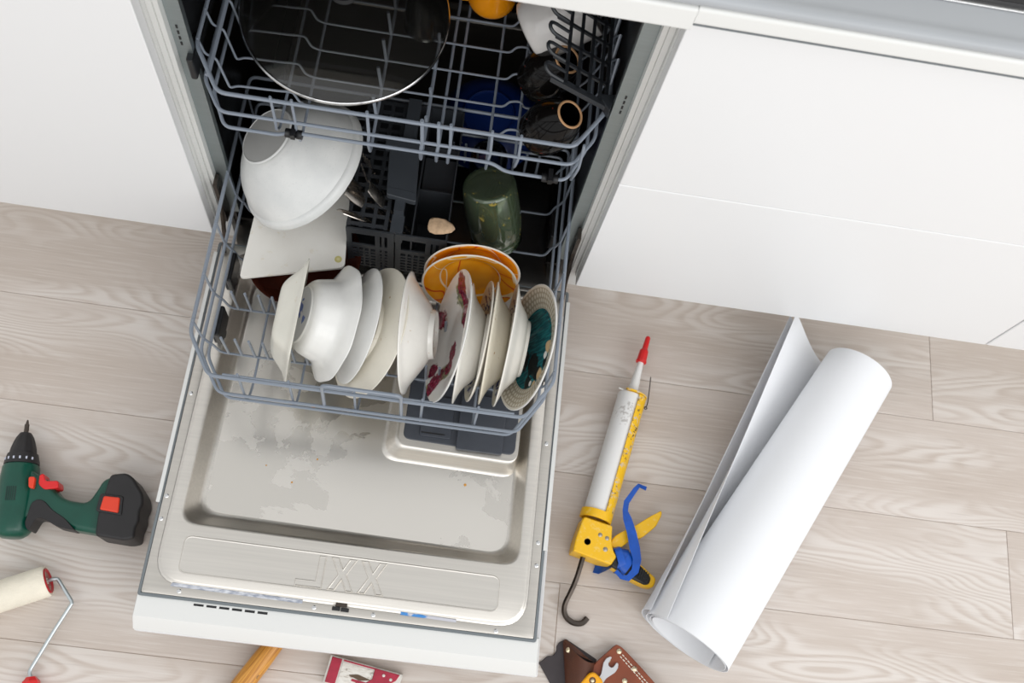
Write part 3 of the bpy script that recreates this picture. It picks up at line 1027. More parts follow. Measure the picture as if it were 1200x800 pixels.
# orange plates
t = white_glaze('orange_print', (240, 160, 40), 0.0, 0.15)
o = t.xyz()
r = t.m_('SQRT', t.m_('ADD', t.m_('POWER', o[0], 2.0), t.m_('POWER', o[1], 2.0)))
n1 = t.noise(t.co(), 11, 1, 0.3, 0.8)
n2 = t.noise(t.co(loc=(4, 2, 1)), 9, 1, 0.3, 1.0)
l1 = t.m_('SUBTRACT', 1.0, t.step(t.m_('ABSOLUTE', t.m_('SUBTRACT', n1, 0.5)), 0.005, 0.011))
l2 = t.m_('SUBTRACT', 1.0, t.step(t.m_('ABSOLUTE', t.m_('SUBTRACT', n2, 0.52)), 0.004, 0.009))
c = t.ramp(t.noise(t.co(), 22, 2), (0.3, lin(240, 146, 8)), (0.7, lin(252, 178, 36)))
c = t.mix(l1, c, lin(214, 84, 22))
c = t.mix(l2, c, lin(246, 222, 176))
rr = t.m_('SUBTRACT', 1.0, t.step(t.m_('ABSOLUTE', t.m_('SUBTRACT', r, 0.047)), 0.0006, 0.0016))
c = t.mix(t.m_('MULTIPLY', rr, 0.9), c, lin(244, 226, 196))
c = t.mix(t.step(r, 0.0715, 0.0725), c, lin(240, 236, 226))
t.set(col=c)
orange = t.m
dish('orange_plate', 'orange plate with red swirls standing behind the dishes, the nearer of two', 'plate', (0.1235, -0.064, 0.236), 0.0735, (0.05, -0.975, 0.215), PLATE, orange, 0.0026, spin=0.6)
dish('orange_plate', 'orange plate half hidden at the back, the farther of two by the green jar', 'plate', (0.1250, -0.047, 0.240), 0.0740, (0.05, -0.980, 0.190), PLATE, orange, 0.0026, spin=2.2)

# big stoneware bowl
t = T('pale_stoneware')
n = t.noise(t.co(), 18, 4)
sp = t.step(t.noise(t.co(), 400, 2), 0.62, 0.70)
c = t.mix(t.m_('MULTIPLY', sp, 0.12), t.ramp(n, (0.35, lin(206, 207, 205)), (0.7, lin(222, 222, 219))), lin(150, 150, 150))
nz = t.noise(t.co(), 150, 2)
c = t.mix(t.mx(t.blob(None, 0.052, -0.018, 0.0025, nz), t.blob(None, 0.058, -0.014, 0.0022, nz)), c, lin(226, 150, 60))
t.set(col=c, rough=0.35)
dish('stoneware_bowl', 'large pale grey stoneware bowl turned upside down on the cutting board', 'bowl', (-0.150, 0.059, 0.311), 0.105, (0.589, -0.016, -0.808),
     [(0, -0.081), (0.34, -0.080), (0.60, -0.064), (0.82, -0.040), (0.925, -0.018), (0.945, -0.011), (0.988, -0.0095), (1.0, 0)], t.m, 0.0045, foot=None, seg=72, low=(0.0435, simple('unglazed_grey_base', (176, 175, 172), 0.6, var=0.06)))

# cutting board: trapezoid slab lying on the tine tips
FL = Vector((-0.2267, -0.1068, 0.2350))
t = T('white_board_plastic')
n = t.noise(t.co(), 20, 4)
st = t.step(t.noise(t.co(loc=(2, 2, 0)), 42, 4, 0.6), 0.60, 0.72)
t.set(col=t.mix(t.m_('MULTIPLY', st, 0.35), t.ramp(n, (0.3, lin(236, 232, 224)), (0.7, lin(243, 240, 233))), lin(206, 188, 140)), rough=0.5)
root = thing('cutting_board', 'white plastic cutting board under the upturned stoneware bowl', 'board', FL)
bq = [(0, 0), (0.1546, 0.0427), (0.1391, 0.2045), (0.003, 0.160)]
o = obj('board', G().prism(round_poly(bq, 0.009, 4), -0.007, 0.0, 0.0012, 2), t.m, root)
ey = Vector((0.1425, 0.0545, 0))
hole = G(Matrix.Translation(ey))
hole.lathe([(0.0026, -0.0002), (0.0026, 0.0006), (0.0055, 0.0006), (0.0058, -0.0002)], 18, None, True)
obj('eyelet', hole, simple('yellowed_plastic', (206, 196, 130), 0.4), root)
obj('eyelet_plug', G().prism(poly_disc(ey.x, ey.y, 0.0027), -0.0001, 0.0003), simple('yellowed_plastic_light', (222, 214, 160), 0.5), root)
t = simple('brown_glazed_pottery', (72, 32, 22), 0.15, var=0.3, vscale=12)
dish('brown_dish', 'dark red-brown glazed dish lying under the cutting board', 'dish', (-0.142, -0.040, 0.203), 0.088, (-0.04, 0.06, 0.99), [(0, -0.026), (0.62, -0.025), (0.84, -0.012), (1.0, 0)], t, 0.003)

# ------------------------------------------------------------------ glass
def glass(name, tint, gloss=0.12, rough=0.03, dirt=None, haze=None):
    t = T(name)
    tr = t.node('ShaderNodeBsdfTransparent')
    if dirt:
        tr.inputs[0].default_value = tint
    else:
        tr.inputs[0].default_value = tint
    gl = t.node('ShaderNodeBsdfGlossy')
    gl.inputs['Roughness'].default_value = rough
    fr_ = t.node('ShaderNodeFresnel')
    fr_.inputs[0].default_value = 1.5
    mixn = t.node('ShaderNodeMixShader')
    t.t.links.new(t.m_('MULTIPLY', fr_.outputs[0], gloss / 0.12, clamp=True), mixn.inputs[0])
    t.t.links.new(tr.outputs[0], mixn.inputs[1])
    t.t.links.new(gl.outputs[0], mixn.inputs[2])
    last = mixn
    if dirt:
        t.set(col=dirt[1], rough=0.5)
        m2 = t.node('ShaderNodeMixShader')
        n_ = t.step(t.noise(t.co(), dirt[0], 5, 0.65), dirt[2], dirt[2] + 0.04)
        t.put(m2.inputs[0], t.m_('MULTIPLY', n_, dirt[3]))
        t.t.links.new(last.outputs[0], m2.inputs[1])
        t.t.links.new(t.b.outputs[0], m2.inputs[2])
        last = m2
    if haze:                       # dried water film on the glass
        df = t.node('ShaderNodeBsdfDiffuse')
        df.inputs[0].default_value = haze[0]
        m3 = t.node('ShaderNodeMixShader')
        m3.inputs[0].default_value = haze[1]
        t.t.links.new(last.outputs[0], m3.inputs[1])
        t.t.links.new(df.outputs[0], m3.inputs[2])
        last = m3
    t.t.links.new(last.outputs[0], t.out.inputs[0])
    return t.m


lid = thing('pan_cover', 'large round glass pan lid with a thin steel rim lying in the upper rack', 'lid', (-0.096, 0.165, 0.552))
lm = Matrix.Rotation(math.radians(3), 4, 'X')
prof = [(0.004, 0.030)] + [(0.139 * sin(a), 0.030 - 0.030 * (sin(a)) ** 2.4) for a in [k * PI / 2 / 12 for k in range(1, 13)]]
prof2 = prof + [(r * 0.985, z - 0.003) for r, z in reversed(prof)]
obj('glass', G(lm).lathe(prof2, 72, None, True), glass('smoked_lid_glass', (0.80, 0.79, 0.77, 1), 0.16, 0.06, (90, lin(190, 180, 130), 0.755, 0.7), (lin(150, 148, 142), 0.022)), lid, smooth=60)
ring = G(lm)
ring.lathe([(0.1385 + 0.0018 * cos(a), 0.0 + 0.0030 * sin(a)) for a in [k * 2 * PI / 8 for k in range(8)]], 90, None, True)
obj('steel_rim', ring, chrome, lid, smooth=60)
kn = G(lm)
kn.lathe([(0.006, 0.027), (0.007, 0.036), (0.018, 0.042), (0.021, 0.047), (0.019, 0.052), (0.010, 0.054), (0.0002, 0.054)], 28)
obj('knob', kn, black_rubber, lid, smooth=50)

g = G().lathe([(0.001, 0.075), (0.024, 0.075), (0.028, 0.072), (0.033, 0.0), (0.0315, 0.0), (0.0265, 0.070), (0.001, 0.071)], 36, None, False)
o = obj('drinking_glass', g, glass('clear_glass', (0.90, 0.91, 0.92, 1), 0.14), smooth=50)
o.matrix_world = Matrix.Translation((0.008, 0.222, 0.481))
tag(o, 'upturned clear drinking glass under the pan lid at the top edge', 'glass')
g = G().lathe([(0.001, 0.085), (0.026, 0.085), (0.030, 0.081), (0.032, 0.04), (0.029, 0.0), (0.0275, 0.0), (0.0305, 0.04), (0.0285, 0.079), (0.001, 0.081)], 36)
o = obj('drinking_glass', g, glass('clear_glass_dull', (0.86, 0.87, 0.88, 1), 0.12), smooth=50)
o.matrix_world = Matrix.Translation((0.128, 0.168, 0.172)) @ Matrix.Rotation(0.1, 4, 'X')
tag(o, 'clear drinking glass standing behind the green jar, seen through the upper rack', 'glass')

jax = Vector((-0.028, 0.036, 0.12)).normalized()
prof = [(0.001, 0.1285), (0.0345, 0.1285), (0.0400, 0.1262), (0.0425, 0.1210), (0.0445, 0.0850), (0.0450, 0.045), (0.0435, 0.026), (0.0395, 0.015), (0.0385, 0.010), (0.0405, 0.008), (0.0405, 0.0), (0.0375, 0.0), (0.0365, 0.013), (0.0408, 0.026), (0.0423, 0.045), (0.0418, 0.085), (0.0398, 0.118), (0.036, 0.1235), (0.001, 0.124)]
jar = thing('glass_jar', 'green glass jar standing upside down with yellow food residue', 'jar', (0.159, 0.050, 0.178))
jm = frame(jax)
obj('body', G(jm).lathe(prof, 48), glass('green_jar_glass', (0.56, 0.66, 0.52, 1), 0.26, 0.05, (60, lin(168, 140, 30), 0.615, 0.75), (lin(150, 168, 136), 0.12)), jar, smooth=50)
th_ = G(jm)
for zz in (0.003, 0.0065):
    th_.lathe([(0.0410 + 0.0012 * cos(a), zz + 0.0012 * sin(a)) for a in [k * PI / 3 for k in range(6)]], 40, None, True)
obj('screw_thread', th_, glass('green_jar_thread', (0.55, 0.66, 0.54, 1), 0.2), jar, smooth=50)

# ------------------------------------------------------------------ cups in the upper rack
def mug(name, label, c, axis, R, H, mat, handle_dir=None, rimmat=None, neck=None, hm=None):
    root = thing(name, label, 'mug' if not neck else 'jug', c)
    m = frame(axis)
    if neck:
        rn = neck
        prof = [(0.001, 0), (R * 0.80, 0), (R * 0.92, 0.006), (R, 0.03), (R * 0.97, H * 0.55), (R * 0.80, H * 0.78), (rn * 1.08, H * 0.95), (rn, H - 0.002),
                (rn - 0.0035, H - 0.002), (rn - 0.0030, H * 0.93), (R * 0.72, H * 0.74), (R * 0.88, H * 0.5), (R * 0.88, 0.02), (0.001, 0.006)]
    else:
        prof = [(0.001, 0), (R * 0.74, 0), (R * 0.86, 0.003), (R * 0.96, 0.011), (R, 0.022), (R, H), (R - 0.0015, H + 0.001), (R - 0.003, H), (R - 0.0032, 0.012), (R * 0.7, 0.006), (0.001, 0.005)]
    obj('body', G(m).lathe(prof, 48), mat, root, smooth=45)
    if rimmat:
        rn = (neck or R) - 0.0018
        obj('rim', G(m).lathe([(rn + 0.0018 * cos(a), H - 0.0012 + 0.0014 * sin(a)) for a in [k * PI / 4 for k in range(8)]], 40, None, True), rimmat, root, smooth=60)
    if handle_dir is not None:
        a0 = handle_dir
        d = Vector((cos(a0), sin(a0), 0))
        pts = [d * (R - 0.001) + Vector((0, 0, H * 0.82)), d * (R + 0.016) + Vector((0, 0, H * 0.80)), d * (R + 0.024) + Vector((0, 0, H * 0.52)), d * (R + 0.014) + Vector((0, 0, H * 0.25)), d * (R - 0.001) + Vector((0, 0, H * 0.2))]
        obj('handle', G(m).tube(fillet(pts, 0.02, 5), 0.0046, 10), hm or mat, root, smooth=60)
    return root


black_glaze = T('black_glaze')
sp = black_glaze.step(black_glaze.noise(black_glaze.co(), 75, 3), 0.72, 0.74)
black_glaze.set(col=black_glaze.mix(sp, lin(17, 15, 14), lin(120, 40, 24)), rough=0.10, spec=0.22)
tan = simple('bare_clay_rim', (190, 146, 104), 0.6)
mug('small_jug', 'black glazed jug with bare tan rim, nearest the rack corner', (0.183, 0.062, 0.492), (0.42, -0.12, 0.90), 0.036, 0.083, black_glaze.m, None, tan, 0.0195)
mug('small_jug', 'black glazed jug with bare tan rim, partly under the dark cup shelf', (0.172, 0.145, 0.492), (0.42, -0.10, 0.90), 0.036, 0.083, black_glaze.m, None, tan, 0.0200)
mug('white_mug', 'pale grey-white mug lying on its side under the cup shelf', (0.150, 0.183, 0.548), (0.75, 0.30, 0.45), 0.046, 0.092, white_glaze('mug_glaze', (214, 210, 206), 0.1).m, -0.4)
om = white_glaze('orange_mug_glaze', (238, 150, 20), 0.0).m
mug('orange_mug', 'orange mug cut off by the top edge of the photo', (0.095, 0.268, 0.490), (0.0, 0.05, 1.0), 0.036, 0.085, om, -1.25)

# blue bowl at the back of the lower rack
dish('blue_bowl', 'blue plastic bowl upside down at the back of the lower rack', 'bowl', (0.122, 0.262, 0.186), 0.088, (0.10, 0.12, -0.98),
     [(0, -0.034), (0.62, -0.033), (0.85, -0.020), (1.0, 0)], simple('blue_plastic', (6, 36, 96), 0.4), 0.002, foot=0.5)

# ------------------------------------------------------------------ cutlery basket
cb = thing('cutlery_basket', 'dark grey plastic cutlery basket with lattice lids and a centre handle', 'basket', (0.0, 0.05, 0.168))
BX0, BX1, BY0, BY1, BZ0, BZ1 = -0.074, 0.079, -0.026, 0.205, 0.1695, 0.300


def bar(g, a, b, w, h=None):
    a, b = Vector(a), Vector(b)
    d = (b - a).normalized()
    u = d.cross(Vector((0, 0, 1)))
    u = u.normalized() if u.length > 1e-4 else Vector((1, 0, 0))
    v = d.cross(u)
    h = h or w
    lp = lambda p: [p + u * w / 2 + v * h / 2, p - u * w / 2 + v * h / 2, p - u * w / 2 - v * h / 2, p + u * w / 2 - v * h / 2]
    g.loft([lp(a), lp(b)])


g = G()
g.box(BX0, BX0 + 0.002, BY0, BY1, BZ0, BZ1).box(BX1 - 0.002, BX1, BY0, BY1, BZ0, BZ1)
g.box(BX0, BX1, BY1 - 0.002, BY1, BZ0, BZ1)
part('side_wall', g, anthracite, cb, smooth=0)
part('base', G().box(BX0, BX1, BY0, BY1, BZ0, BZ0 + 0.002), anthracite, cb, smooth=0)
g = G()          # front wall: two bays with a window and rows of slots, bowed top edge
y = BY0
for x0, x1 in ((BX0, -0.001), (0.001, BX1)):
    wd = x1 - x0
    for a, b in ((0, 0.11), (0.60, 0.70), (0.74, 0.80), (0.86, 1)):
        g.box(x0 + wd * a, x0 + wd * b, y - 0.0025, y, BZ0, BZ1)
    g.box(x0, x1, y - 0.0026, y - 0.0001, BZ1 - 0.014, BZ1 + 0.002)
    g.box(x0, x1, y - 0.0026, y - 0.0001, BZ1 - 0.062, BZ1 - 0.050)
    for k in range(6):
        z = BZ1 - 0.070 - k * 0.0105
        g.box(x0, x1, y - 0.0026, y - 0.0001, z - 0.005, z)
    for k in range(1, 4):
        xx = x0 + wd * (0.11 + 0.49 * k / 4)
        g.box(xx - 0.0015, xx + 0.0015, y - 0.0027, y, BZ0, BZ1 - 0.055)
part('front_wall', g, anthracite, cb, smooth=0)
# lattice lid on the left
g = G()
lx0, lx1 = BX0, -0.012
for k in range(4):
    x = lx0 + 0.003 + (lx1 - lx0 - 0.006) * k / 3
    g.box(x - 0.0028, x + 0.0028, BY0 + 0.002, BY1 - 0.004, BZ1 + 0.001, BZ1 + 0.004)
for k in range(14):
    y = BY0 + 0.006 + (BY1 - BY0 - 0.014) * k / 13
    g.box(lx0, lx1, y - 0.0026, y + 0.0026, BZ1 + 0.0012, BZ1 + 0.0042)
part('lattice_lid', g, anthracite, cb, smooth=0)
# closed compartment walls on the right
g = G()
for y in (0.058, 0.135):
    g.box(0.026, BX1 - 0.002, y, y + 0.002, BZ0 + 0.01, BZ1 - 0.008)
g.box(0.024, 0.026, BY0, BY1, BZ0, BZ1 - 0.002)
g.prism([(0.028, 0.062), (0.076, 0.058), (0.076, 0.128), (0.028, 0.128)], BZ1 - 0.030, BZ1 - 0.028)
part('divider', g, anthracite, cb, smooth=0)
# handle
g = G()
g.prism(round_poly([(-0.021, 0.030), (0.0245, 0.024), (0.0190, 0.108), (-0.027, 0.104)], 0.004), 0.322, 0.330, 0.0015)
g.prism(round_poly([(-0.020, 0.022), (0.0255, 0.016), (0.0245, 0.032), (-0.021, 0.036)], 0.004), 0.318, 0.3305, 0.0015)
g.prism(round_poly([(-0.034, 0.098), (0.024, 0.102), (0.022, 0.118), (-0.034, 0.116)], 0.005), 0.322, 0.335, 0.002)
g.box(-0.006, 0.009, 0.002, 0.030, 0.300, 0.322)
g.box(-0.008, 0.011, -0.026, 0.004, 0.270, 0.304)
g.box(-0.010, 0.010, 0.118, 0.20, 0.300, 0.322)
part('handle', g, simple('basket_handle_plastic', (56, 60, 65), 0.4, var=0.1), cb)

cut_steel = steel('cutlery_steel', (205, 197, 188), 0.25).m


def spoon(label, head, direction, tilt, L=0.10, s=1.0):
    """bowl of the spoon up, stem going down into the basket"""
    root = thing('spoon', label, 'spoon', head, 'spoons in the cutlery basket')
    z = Vector(direction).normalized()
    m = frame(z) @ Matrix.Rotation(tilt, 4, 'Z')
    g = G(m)
    loops = []
    for k in range(9):
        a = k / 8
        zz = 0.026 - a * 0.055
        hw = 0.0150 * s * math.sqrt(max(0.0, 1 - ((a - 0.42) / 0.60) ** 2)) + 0.0008
        dep = 0.006 * s * math.sqrt(max(0.0, 1 - ((a - 0.45) / 0.62) ** 2))
        loops.append([(dep * (1 - (2 * j / 6 - 1) ** 2) - 0.0, hw * (2 * j / 6 - 1), zz) for j in range(7)] +
                     [(dep * (1 - (2 * j / 6 - 1) ** 2) - 0.0012, hw * (2 * j / 6 - 1), zz) for j in range(6, -1, -1)])
    g.loft(loops)
    obj('bowl', g, cut_steel, root, smooth=50)
    obj('stem', G(m).tube([(0.0, 0, -0.025), (-0.002, 0, -0.05), (0.0, 0, -L)], [0.0024, 0.0022, 0.003], 8), cut_steel, root)
    return root


spoon('steel spoon at the left edge of the basket, farther of the two overlapping bowls', (-0.068, 0.034, 0.306), (-0.62, 0.12, 0.68), 0.3)
spoon('steel spoon at the left edge of the basket, nearer of the two overlapping bowls', (-0.064, 0.022, 0.308), (-0.66, 0.06, 0.66), 0.3)
spoon('steel spoon beside the basket handle', (-0.034, 0.027, 0.312), (-0.50, 0.12, 0.72), 0.5)
spoon('steel spoon lying low at the front left of the lattice lid', (-0.064, -0.010, 0.305), (-0.70, -0.12, 0.58), 0.9, s=0.9)


def fork(label, head, direction, spin):
    root = thing('fork', label, 'fork', head, 'forks in the cutlery basket')
    m = frame(Vector(direction)) @ Matrix.Rotation(spin, 4, 'Z')
    g = G(m)
    for k in range(4):
        y = (k - 1.5) * 0.0054
        t_ = G(m).tube([(0.003, y, 0.030), (0.0, y, 0.012), (0.0, y, -0.006)], [0.0008, 0.0013, 0.0016], 6)
        obj('tine', t_, cut_steel, root)
    g.prism(round_poly([(-0.0008, -0.0098), (0.0008, -0.0098), (0.0008, 0.0098), (-0.0008, 0.0098)], 0.0003, 2), -0.016, -0.005)
    obj('neck', g, cut_steel, root)
    obj('stem', G(m).tube([(0, 0, -0.016), (0, 0, -0.12)], [0.0024, 0.003], 8), cut_steel, root)


fork('steel fork with tines pointing up at the back of the lattice lid', (-0.056, 0.060, 0.300), (-0.25, -0.05, 0.95), 0.3)
fork('second steel fork with tines up, behind the first one', (-0.054, 0.080, 0.298), (-0.25, -0.05, 0.95), 0.6)

g = G()
cr = random.Random(3)
lp = []
for k, (zz, sc) in enumerate(((0.000, 0.72), (0.004, 1.0), (0.009, 0.95), (0.013, 0.6))):
    lp.append([(0.064 + sc * (0.021 * cos(a) + 0.004 * cos(2 * a)), -0.007 + sc * (0.0125 * sin(a)) + 0.004 * (zz / 0.013), 0.298 + zz + cr.uniform(-0.001, 0.001)) for a in [j * 2 * PI / 12 for j in range(12)]])
g.loft(lp)
t = simple('bread_crust', (204, 172, 138), 0.8, var=0.35, vscale=120, bump=0.5, bscale=300)
o = obj('bread_crust', g, t, org=(0.064, -0.007, 0.298), smooth=50)
tag(o, 'pale piece of bread crust lying on the cutlery basket edge', 'bread')

# loose crumbs on the door
crumb = simple('orange_crumb', (196, 138, 48), 0.7)
CRUMBS = ['orange crumb on the steel door lining, nearest its front edge', 'pinhead orange crumb in the middle of the steel door lining', 'large orange crumb in front of the dispenser', 'pinhead crumb on the left part of the steel door lining', 'orange crumb beneath the front wire of the lower rack']
for i, (x, y, rr_) in enumerate(((-0.1097, -0.3778, 0.0016), (-0.0767, -0.336, 0.0015), (0.1614, -0.3462, 0.0024), (-0.154, -0.3561, 0.0012), (-0.098, -0.252, 0.003))):
    g = G().lathe([(0.0001, 0.0884), (rr_, 0.0886), (rr_ * 0.8, 0.0884 + rr_ * 0.8), (0.0001, 0.0884 + rr_)], 7)
    g.v = [v + Vector((x, y, 0)) for v in g.v]
    tag(obj('crumb', g, crumb, org=(x, y, 0.0884)), CRUMBS[i], 'crumb', 'food crumbs on the door')

# ------------------------------------------------------------------ cordless drill
dr = thing('cordless_drill', 'green and black cordless drill lying on the floor at the left edge', 'drill', (-0.48, -0.44, 0))
green = simple('green_plastic', (4, 76, 60), 0.3, var=0.25, vscale=25)
drill_black = simple('drill_black', (34, 32, 33), 0.5, var=0.2, vscale=50)
orange_red = simple('orange_red_plastic', (222, 62, 34), 0.35)
red_plastic = simple('red_plastic', (214, 32, 34), 0.35)
ax0, ax1 = Vector((-0.5400, -0.394, 0.032)), Vector((-0.5240, -0.508, 0.032))
dz = (ax1 - ax0).normalized()


def along(o, z):
    z = Vector(z).normalized()
    x = Vector((0, 0, 1))
    x = (x - z * x.dot(z)).normalized()
    y = z.cross(x)
    m = Matrix.Identity(4)
    for i in range(3):
        m[i][0], m[i][1], m[i][2], m[i][3] = x[i], y[i], z[i], o[i]
    return m


Lb = (ax1 - ax0).length
g = G(along(ax0, dz))
g.lathe([(0.001, 0), (0.0245, 0.0), (0.0275, 0.004), (0.0295, 0.03), (0.0295, 0.085), (0.0275, 0.104), (0.022, Lb - 0.004), (0.016, Lb), (0.001, Lb)], 40)
part('motor_housing', g, green, dr, smooth=45)
hp = [(-0.5200, -0.4000), (-0.5041, -0.4100), (-0.4822, -0.4164), (-0.4697, -0.4340), (-0.4516, -0.4426), (-0.4198, -0.4430), (-0.4112, -0.4236), (-0.4055, -0.4045), (-0.3928, -0.3965), (-0.3800, -0.4034), (-0.3850, -0.4469), (-0.3850, -0.4895), (-0.4351, -0.4865), (-0.4699, -0.4735), (-0.4897, -0.4679), (-0.4988, -0.4740), (-0.5100, -0.4850)]
part('grip', G().prism(round_poly(hp, 0.010, 4), 0.012, 0.0545, 0.010, 4), green, dr, smooth=50)
gp = [(-0.5030, -0.4880), (-0.5010, -0.4540), (-0.4930, -0.4475), (-0.4830, -0.4490), (-0.4674, -0.4615), (-0.4452, -0.4720), (-0.4260, -0.4880), (-0.4545, -0.4860), (-0.4780, -0.4755), (-0.4880, -0.4760), (-0.4945, -0.4985)]
part('rubber_grip', G().prism(round_poly(gp, 0.006, 3), 0.020, 0.0565, 0.0010, 1), drill_black, dr, smooth=50)
bp = [(-0.3938, -0.3963), (-0.371, -0.3905), (-0.3589, -0.3959), (-0.3375, -0.4200), (-0.3330, -0.4350), (-0.3365, -0.4480), (-0.3330, -0.4620), (-0.3370, -0.4740), (-0.3340, -0.4896), (-0.349, -0.4950), (-0.3940, -0.4930), (-0.3975, -0.4604)]
bp = [(x + 0.002, y - 0.001) for x, y in bp]
part('battery', G().prism(round_poly(bp, 0.006, 3), 0.002, 0.068, 0.005, 3), drill_black, dr, smooth=50)
part('battery_catch', G().prism(round_poly([(-0.3985, -0.4290), (-0.3630, -0.4290), (-0.3590, -0.4590), (-0.3990, -0.4570)], 0.004), 0.060, 0.0705, 0.002), drill_black, dr)
part('release_button', G().prism(round_poly([(-0.3918, -0.4327), (-0.3671, -0.4322), (-0.3640, -0.4560), (-0.3930, -0.4543)], 0.003), 0.066, 0.0735, 0.0025), orange_red, dr)
part('direction_switch', G().prism(round_poly([(-0.5144, -0.4159), (-0.5043, -0.4146), (-0.5019, -0.4333), (-0.5098, -0.4330)], 0.004), 0.044, 0.0615, 0.0015), orange_red, dr)
part('trigger', G().prism(round_poly([(-0.5003, -0.4102), (-0.4943, -0.4070), (-0.4889, -0.4188), (-0.4700, -0.4155), (-0.4665, -0.4266), (-0.4874, -0.4320), (-0.4981, -0.4250)], 0.004), 0.028, 0.0575, 0.0015, 2), red_plastic, dr, smooth=50)
ch0 = ax0 - dz * 0.052
g = G(along(ch0, dz))
flute = lambda th_, r, z: 1 - (0.05 * max(0, cos(10 * th_)) if 0.006 < z < 0.030 else 0)
g.lathe([(0.001, 0), (0.0085, 0.0), (0.0105, 0.003), (0.0135, 0.008), (0.0165, 0.016), (0.0195, 0.026), (0.0205, 0.034), (0.0205, 0.036)], 60, flute)
part('chuck', g, drill_black, dr, smooth=50)
g = G(along(ax0 - dz * 0.018, dz))
g.lathe([(0.020, 0), (0.0228, 0.001), (0.0258, 0.013), (0.0262, 0.018), (0.024, 0.019), (0.001, 0.019)], 48)
part('torque_collar', g, drill_black, dr, smooth=50)
mk = G()
for k in range(6):
    a = -0.9 + 0.36 * k
    mm = along(ax0 - dz * 0.006, dz) @ Matrix.Rotation(a, 4, 'Z')
    mk.m0 = mm
    mk.box(0.0255, 0.0266, -0.0012, 0.0012, -0.003, 0.001)
mk.m0 = None
part('collar_marks', mk, simple('pale_marking', (196, 200, 214), 0.5), dr, smooth=0)
g = G()
g.tube([ch0 - dz * 0.022, ch0 - dz * 0.015, ch0 - dz * 0.0148, ch0 + dz * 0.004], [0.0012, 0.0026, 0.0036, 0.0036], 6)
part('screwdriver_bit', g, dark_metal, dr)
g = G()
for k in range(5):
    mk2 = along(ax0 + dz * (0.040 + 0.0), dz)
    g.m0 = mk2 @ Matrix.Rotation(-0.2 + 0.11 * k, 4, 'Z')
    g.box(0.0290, 0.0299, -0.0010, 0.0010, 0.0, 0.022)
g.m0 = None
part('cooling_slots', g, simple('dark_green', (6, 44, 36), 0.5), dr, smooth=0)

# ------------------------------------------------------------------ paint roller
pr = thing('paint_roller', 'paint roller with cream fleece sleeve and red handle at the lower left corner', 'paint roller', (-0.47, -0.62, 0))
fz = 0.0245
e1, e0 = Vector((-0.4560, -0.5645, fz)), Vector((-0.66, -0.665, fz))
da = (e1 - e0).normalized()
Lr = (e1 - e0).length
t = simple('cream_fleece', (238, 230, 212), 0.95, var=0.12, vscale=35, bump=0.9, bscale=420)
g = G(along(e0, da))
g.lathe([(0.0185, 0.001), (0.023, 0.0), (0.0243, 0.004), (0.0243, Lr - 0.004), (0.0228, Lr), (0.0185, Lr - 0.001)], 40, None, False)
part('fleece_sleeve', g, t, pr, smooth=50)
g = G(along(e0, da))
g.lathe([(0.004, Lr - 0.006), (0.0050, Lr - 0.001), (0.0150, Lr - 0.001), (0.0185, Lr + 0.0015), (0.0196, Lr + 0.0008), (0.019, Lr - 0.006)], 36, None, True)
g.lathe([(0.0005, Lr - 0.004), (0.019, Lr - 0.004), (0.019, Lr - 0.006), (0.0005, Lr - 0.006)], 36)
part('end_cap', g, simple('dark_red_cap', (186, 28, 40), 0.4), pr, smooth=50)
wr = [e1 - da * 0.03, e1 + da * 0.006, (-0.4430, -0.5600, 0.0245), (-0.4390, -0.5640, 0.024), (-0.4155, -0.5900, 0.020), (-0.4140, -0.5930, 0.020), (-0.4312, -0.6361, 0.016), (-0.4519, -0.6954, 0.013), (-0.4515, -0.7000, 0.013), (-0.4440, -0.7120, 0.0135)]
part('wire_frame', G().tube(fillet(wr, 0.007, 4), 0.0030, 10), simple('zinc_wire', (196, 204, 206), 0.3, metal=0.85), pr, smooth=60)
hm_ = along((-0.4475, -0.7050, 0.0145), (0.25, -0.97, 0))
g = G(hm_)
g.lathe([(0.001, 0), (0.007, 0), (0.010, 0.004), (0.0125, 0.006), (0.0138, 0.014), (0.0125, 0.03), (0.011, 0.06), (0.0145, 0.10), (0.0125, 0.13), (0.001, 0.132)], 6)
part('handle', g, red_plastic, pr, smooth=20)

# ------------------------------------------------------------------ caulking gun
cg = thing('caulking_gun', 'yellow caulking gun loaded with a white cartridge, lying right of the dishwasher door', 'caulking gun', (0.41, -0.28, 0))
t = T('chipped_yellow_paint')
n = t.noise(t.co(), 140, 4, 0.65)
n2 = t.noise(t.co(loc=(5, 5, 5)), 18, 2)
chip = t.m_('MULTIPLY', t.step(n, 0.545, 0.585), t.step(n2, 0.42, 0.52))
n3 = t.step(t.noise(t.co(loc=(9, 1, 4)), 110, 3), 0.60, 0.66)
c = t.mix(t.m_('MULTIPLY', n3, 0.35), lin(242, 190, 22), lin(236, 222, 186))
c = t.mix(chip, c, t.ramp(t.noise(t.co(loc=(1, 7, 3)), 60, 2), (0.48, lin(206, 192, 170)), (0.55, lin(96, 74, 44))))
t.set(col=c, rough=0.42)
yellow_chip = t.m
t = T('yellow_paint')
n3 = t.step(t.noise(t.co(loc=(9, 1, 4)), 130, 4, 0.7), 0.54, 0.66)
t.set(col=t.mix(t.m_('MULTIPLY', n3, 0.3), lin(242, 188, 18), lin(240, 218, 150)), rough=0.4)
yellow = t.m
t = T('white_cartridge')
nz = t.noise(t.co((1, 1, 1)), 220, 3)
sm = t.m_('MULTIPLY', t.blob(None, 0.013, 0.104, 0.016, t.m_('MULTIPLY', t.m_('SUBTRACT', t.noise(t.co(), 90, 2), 0.5), 3.0)), t.step(nz, 0.45, 0.6))
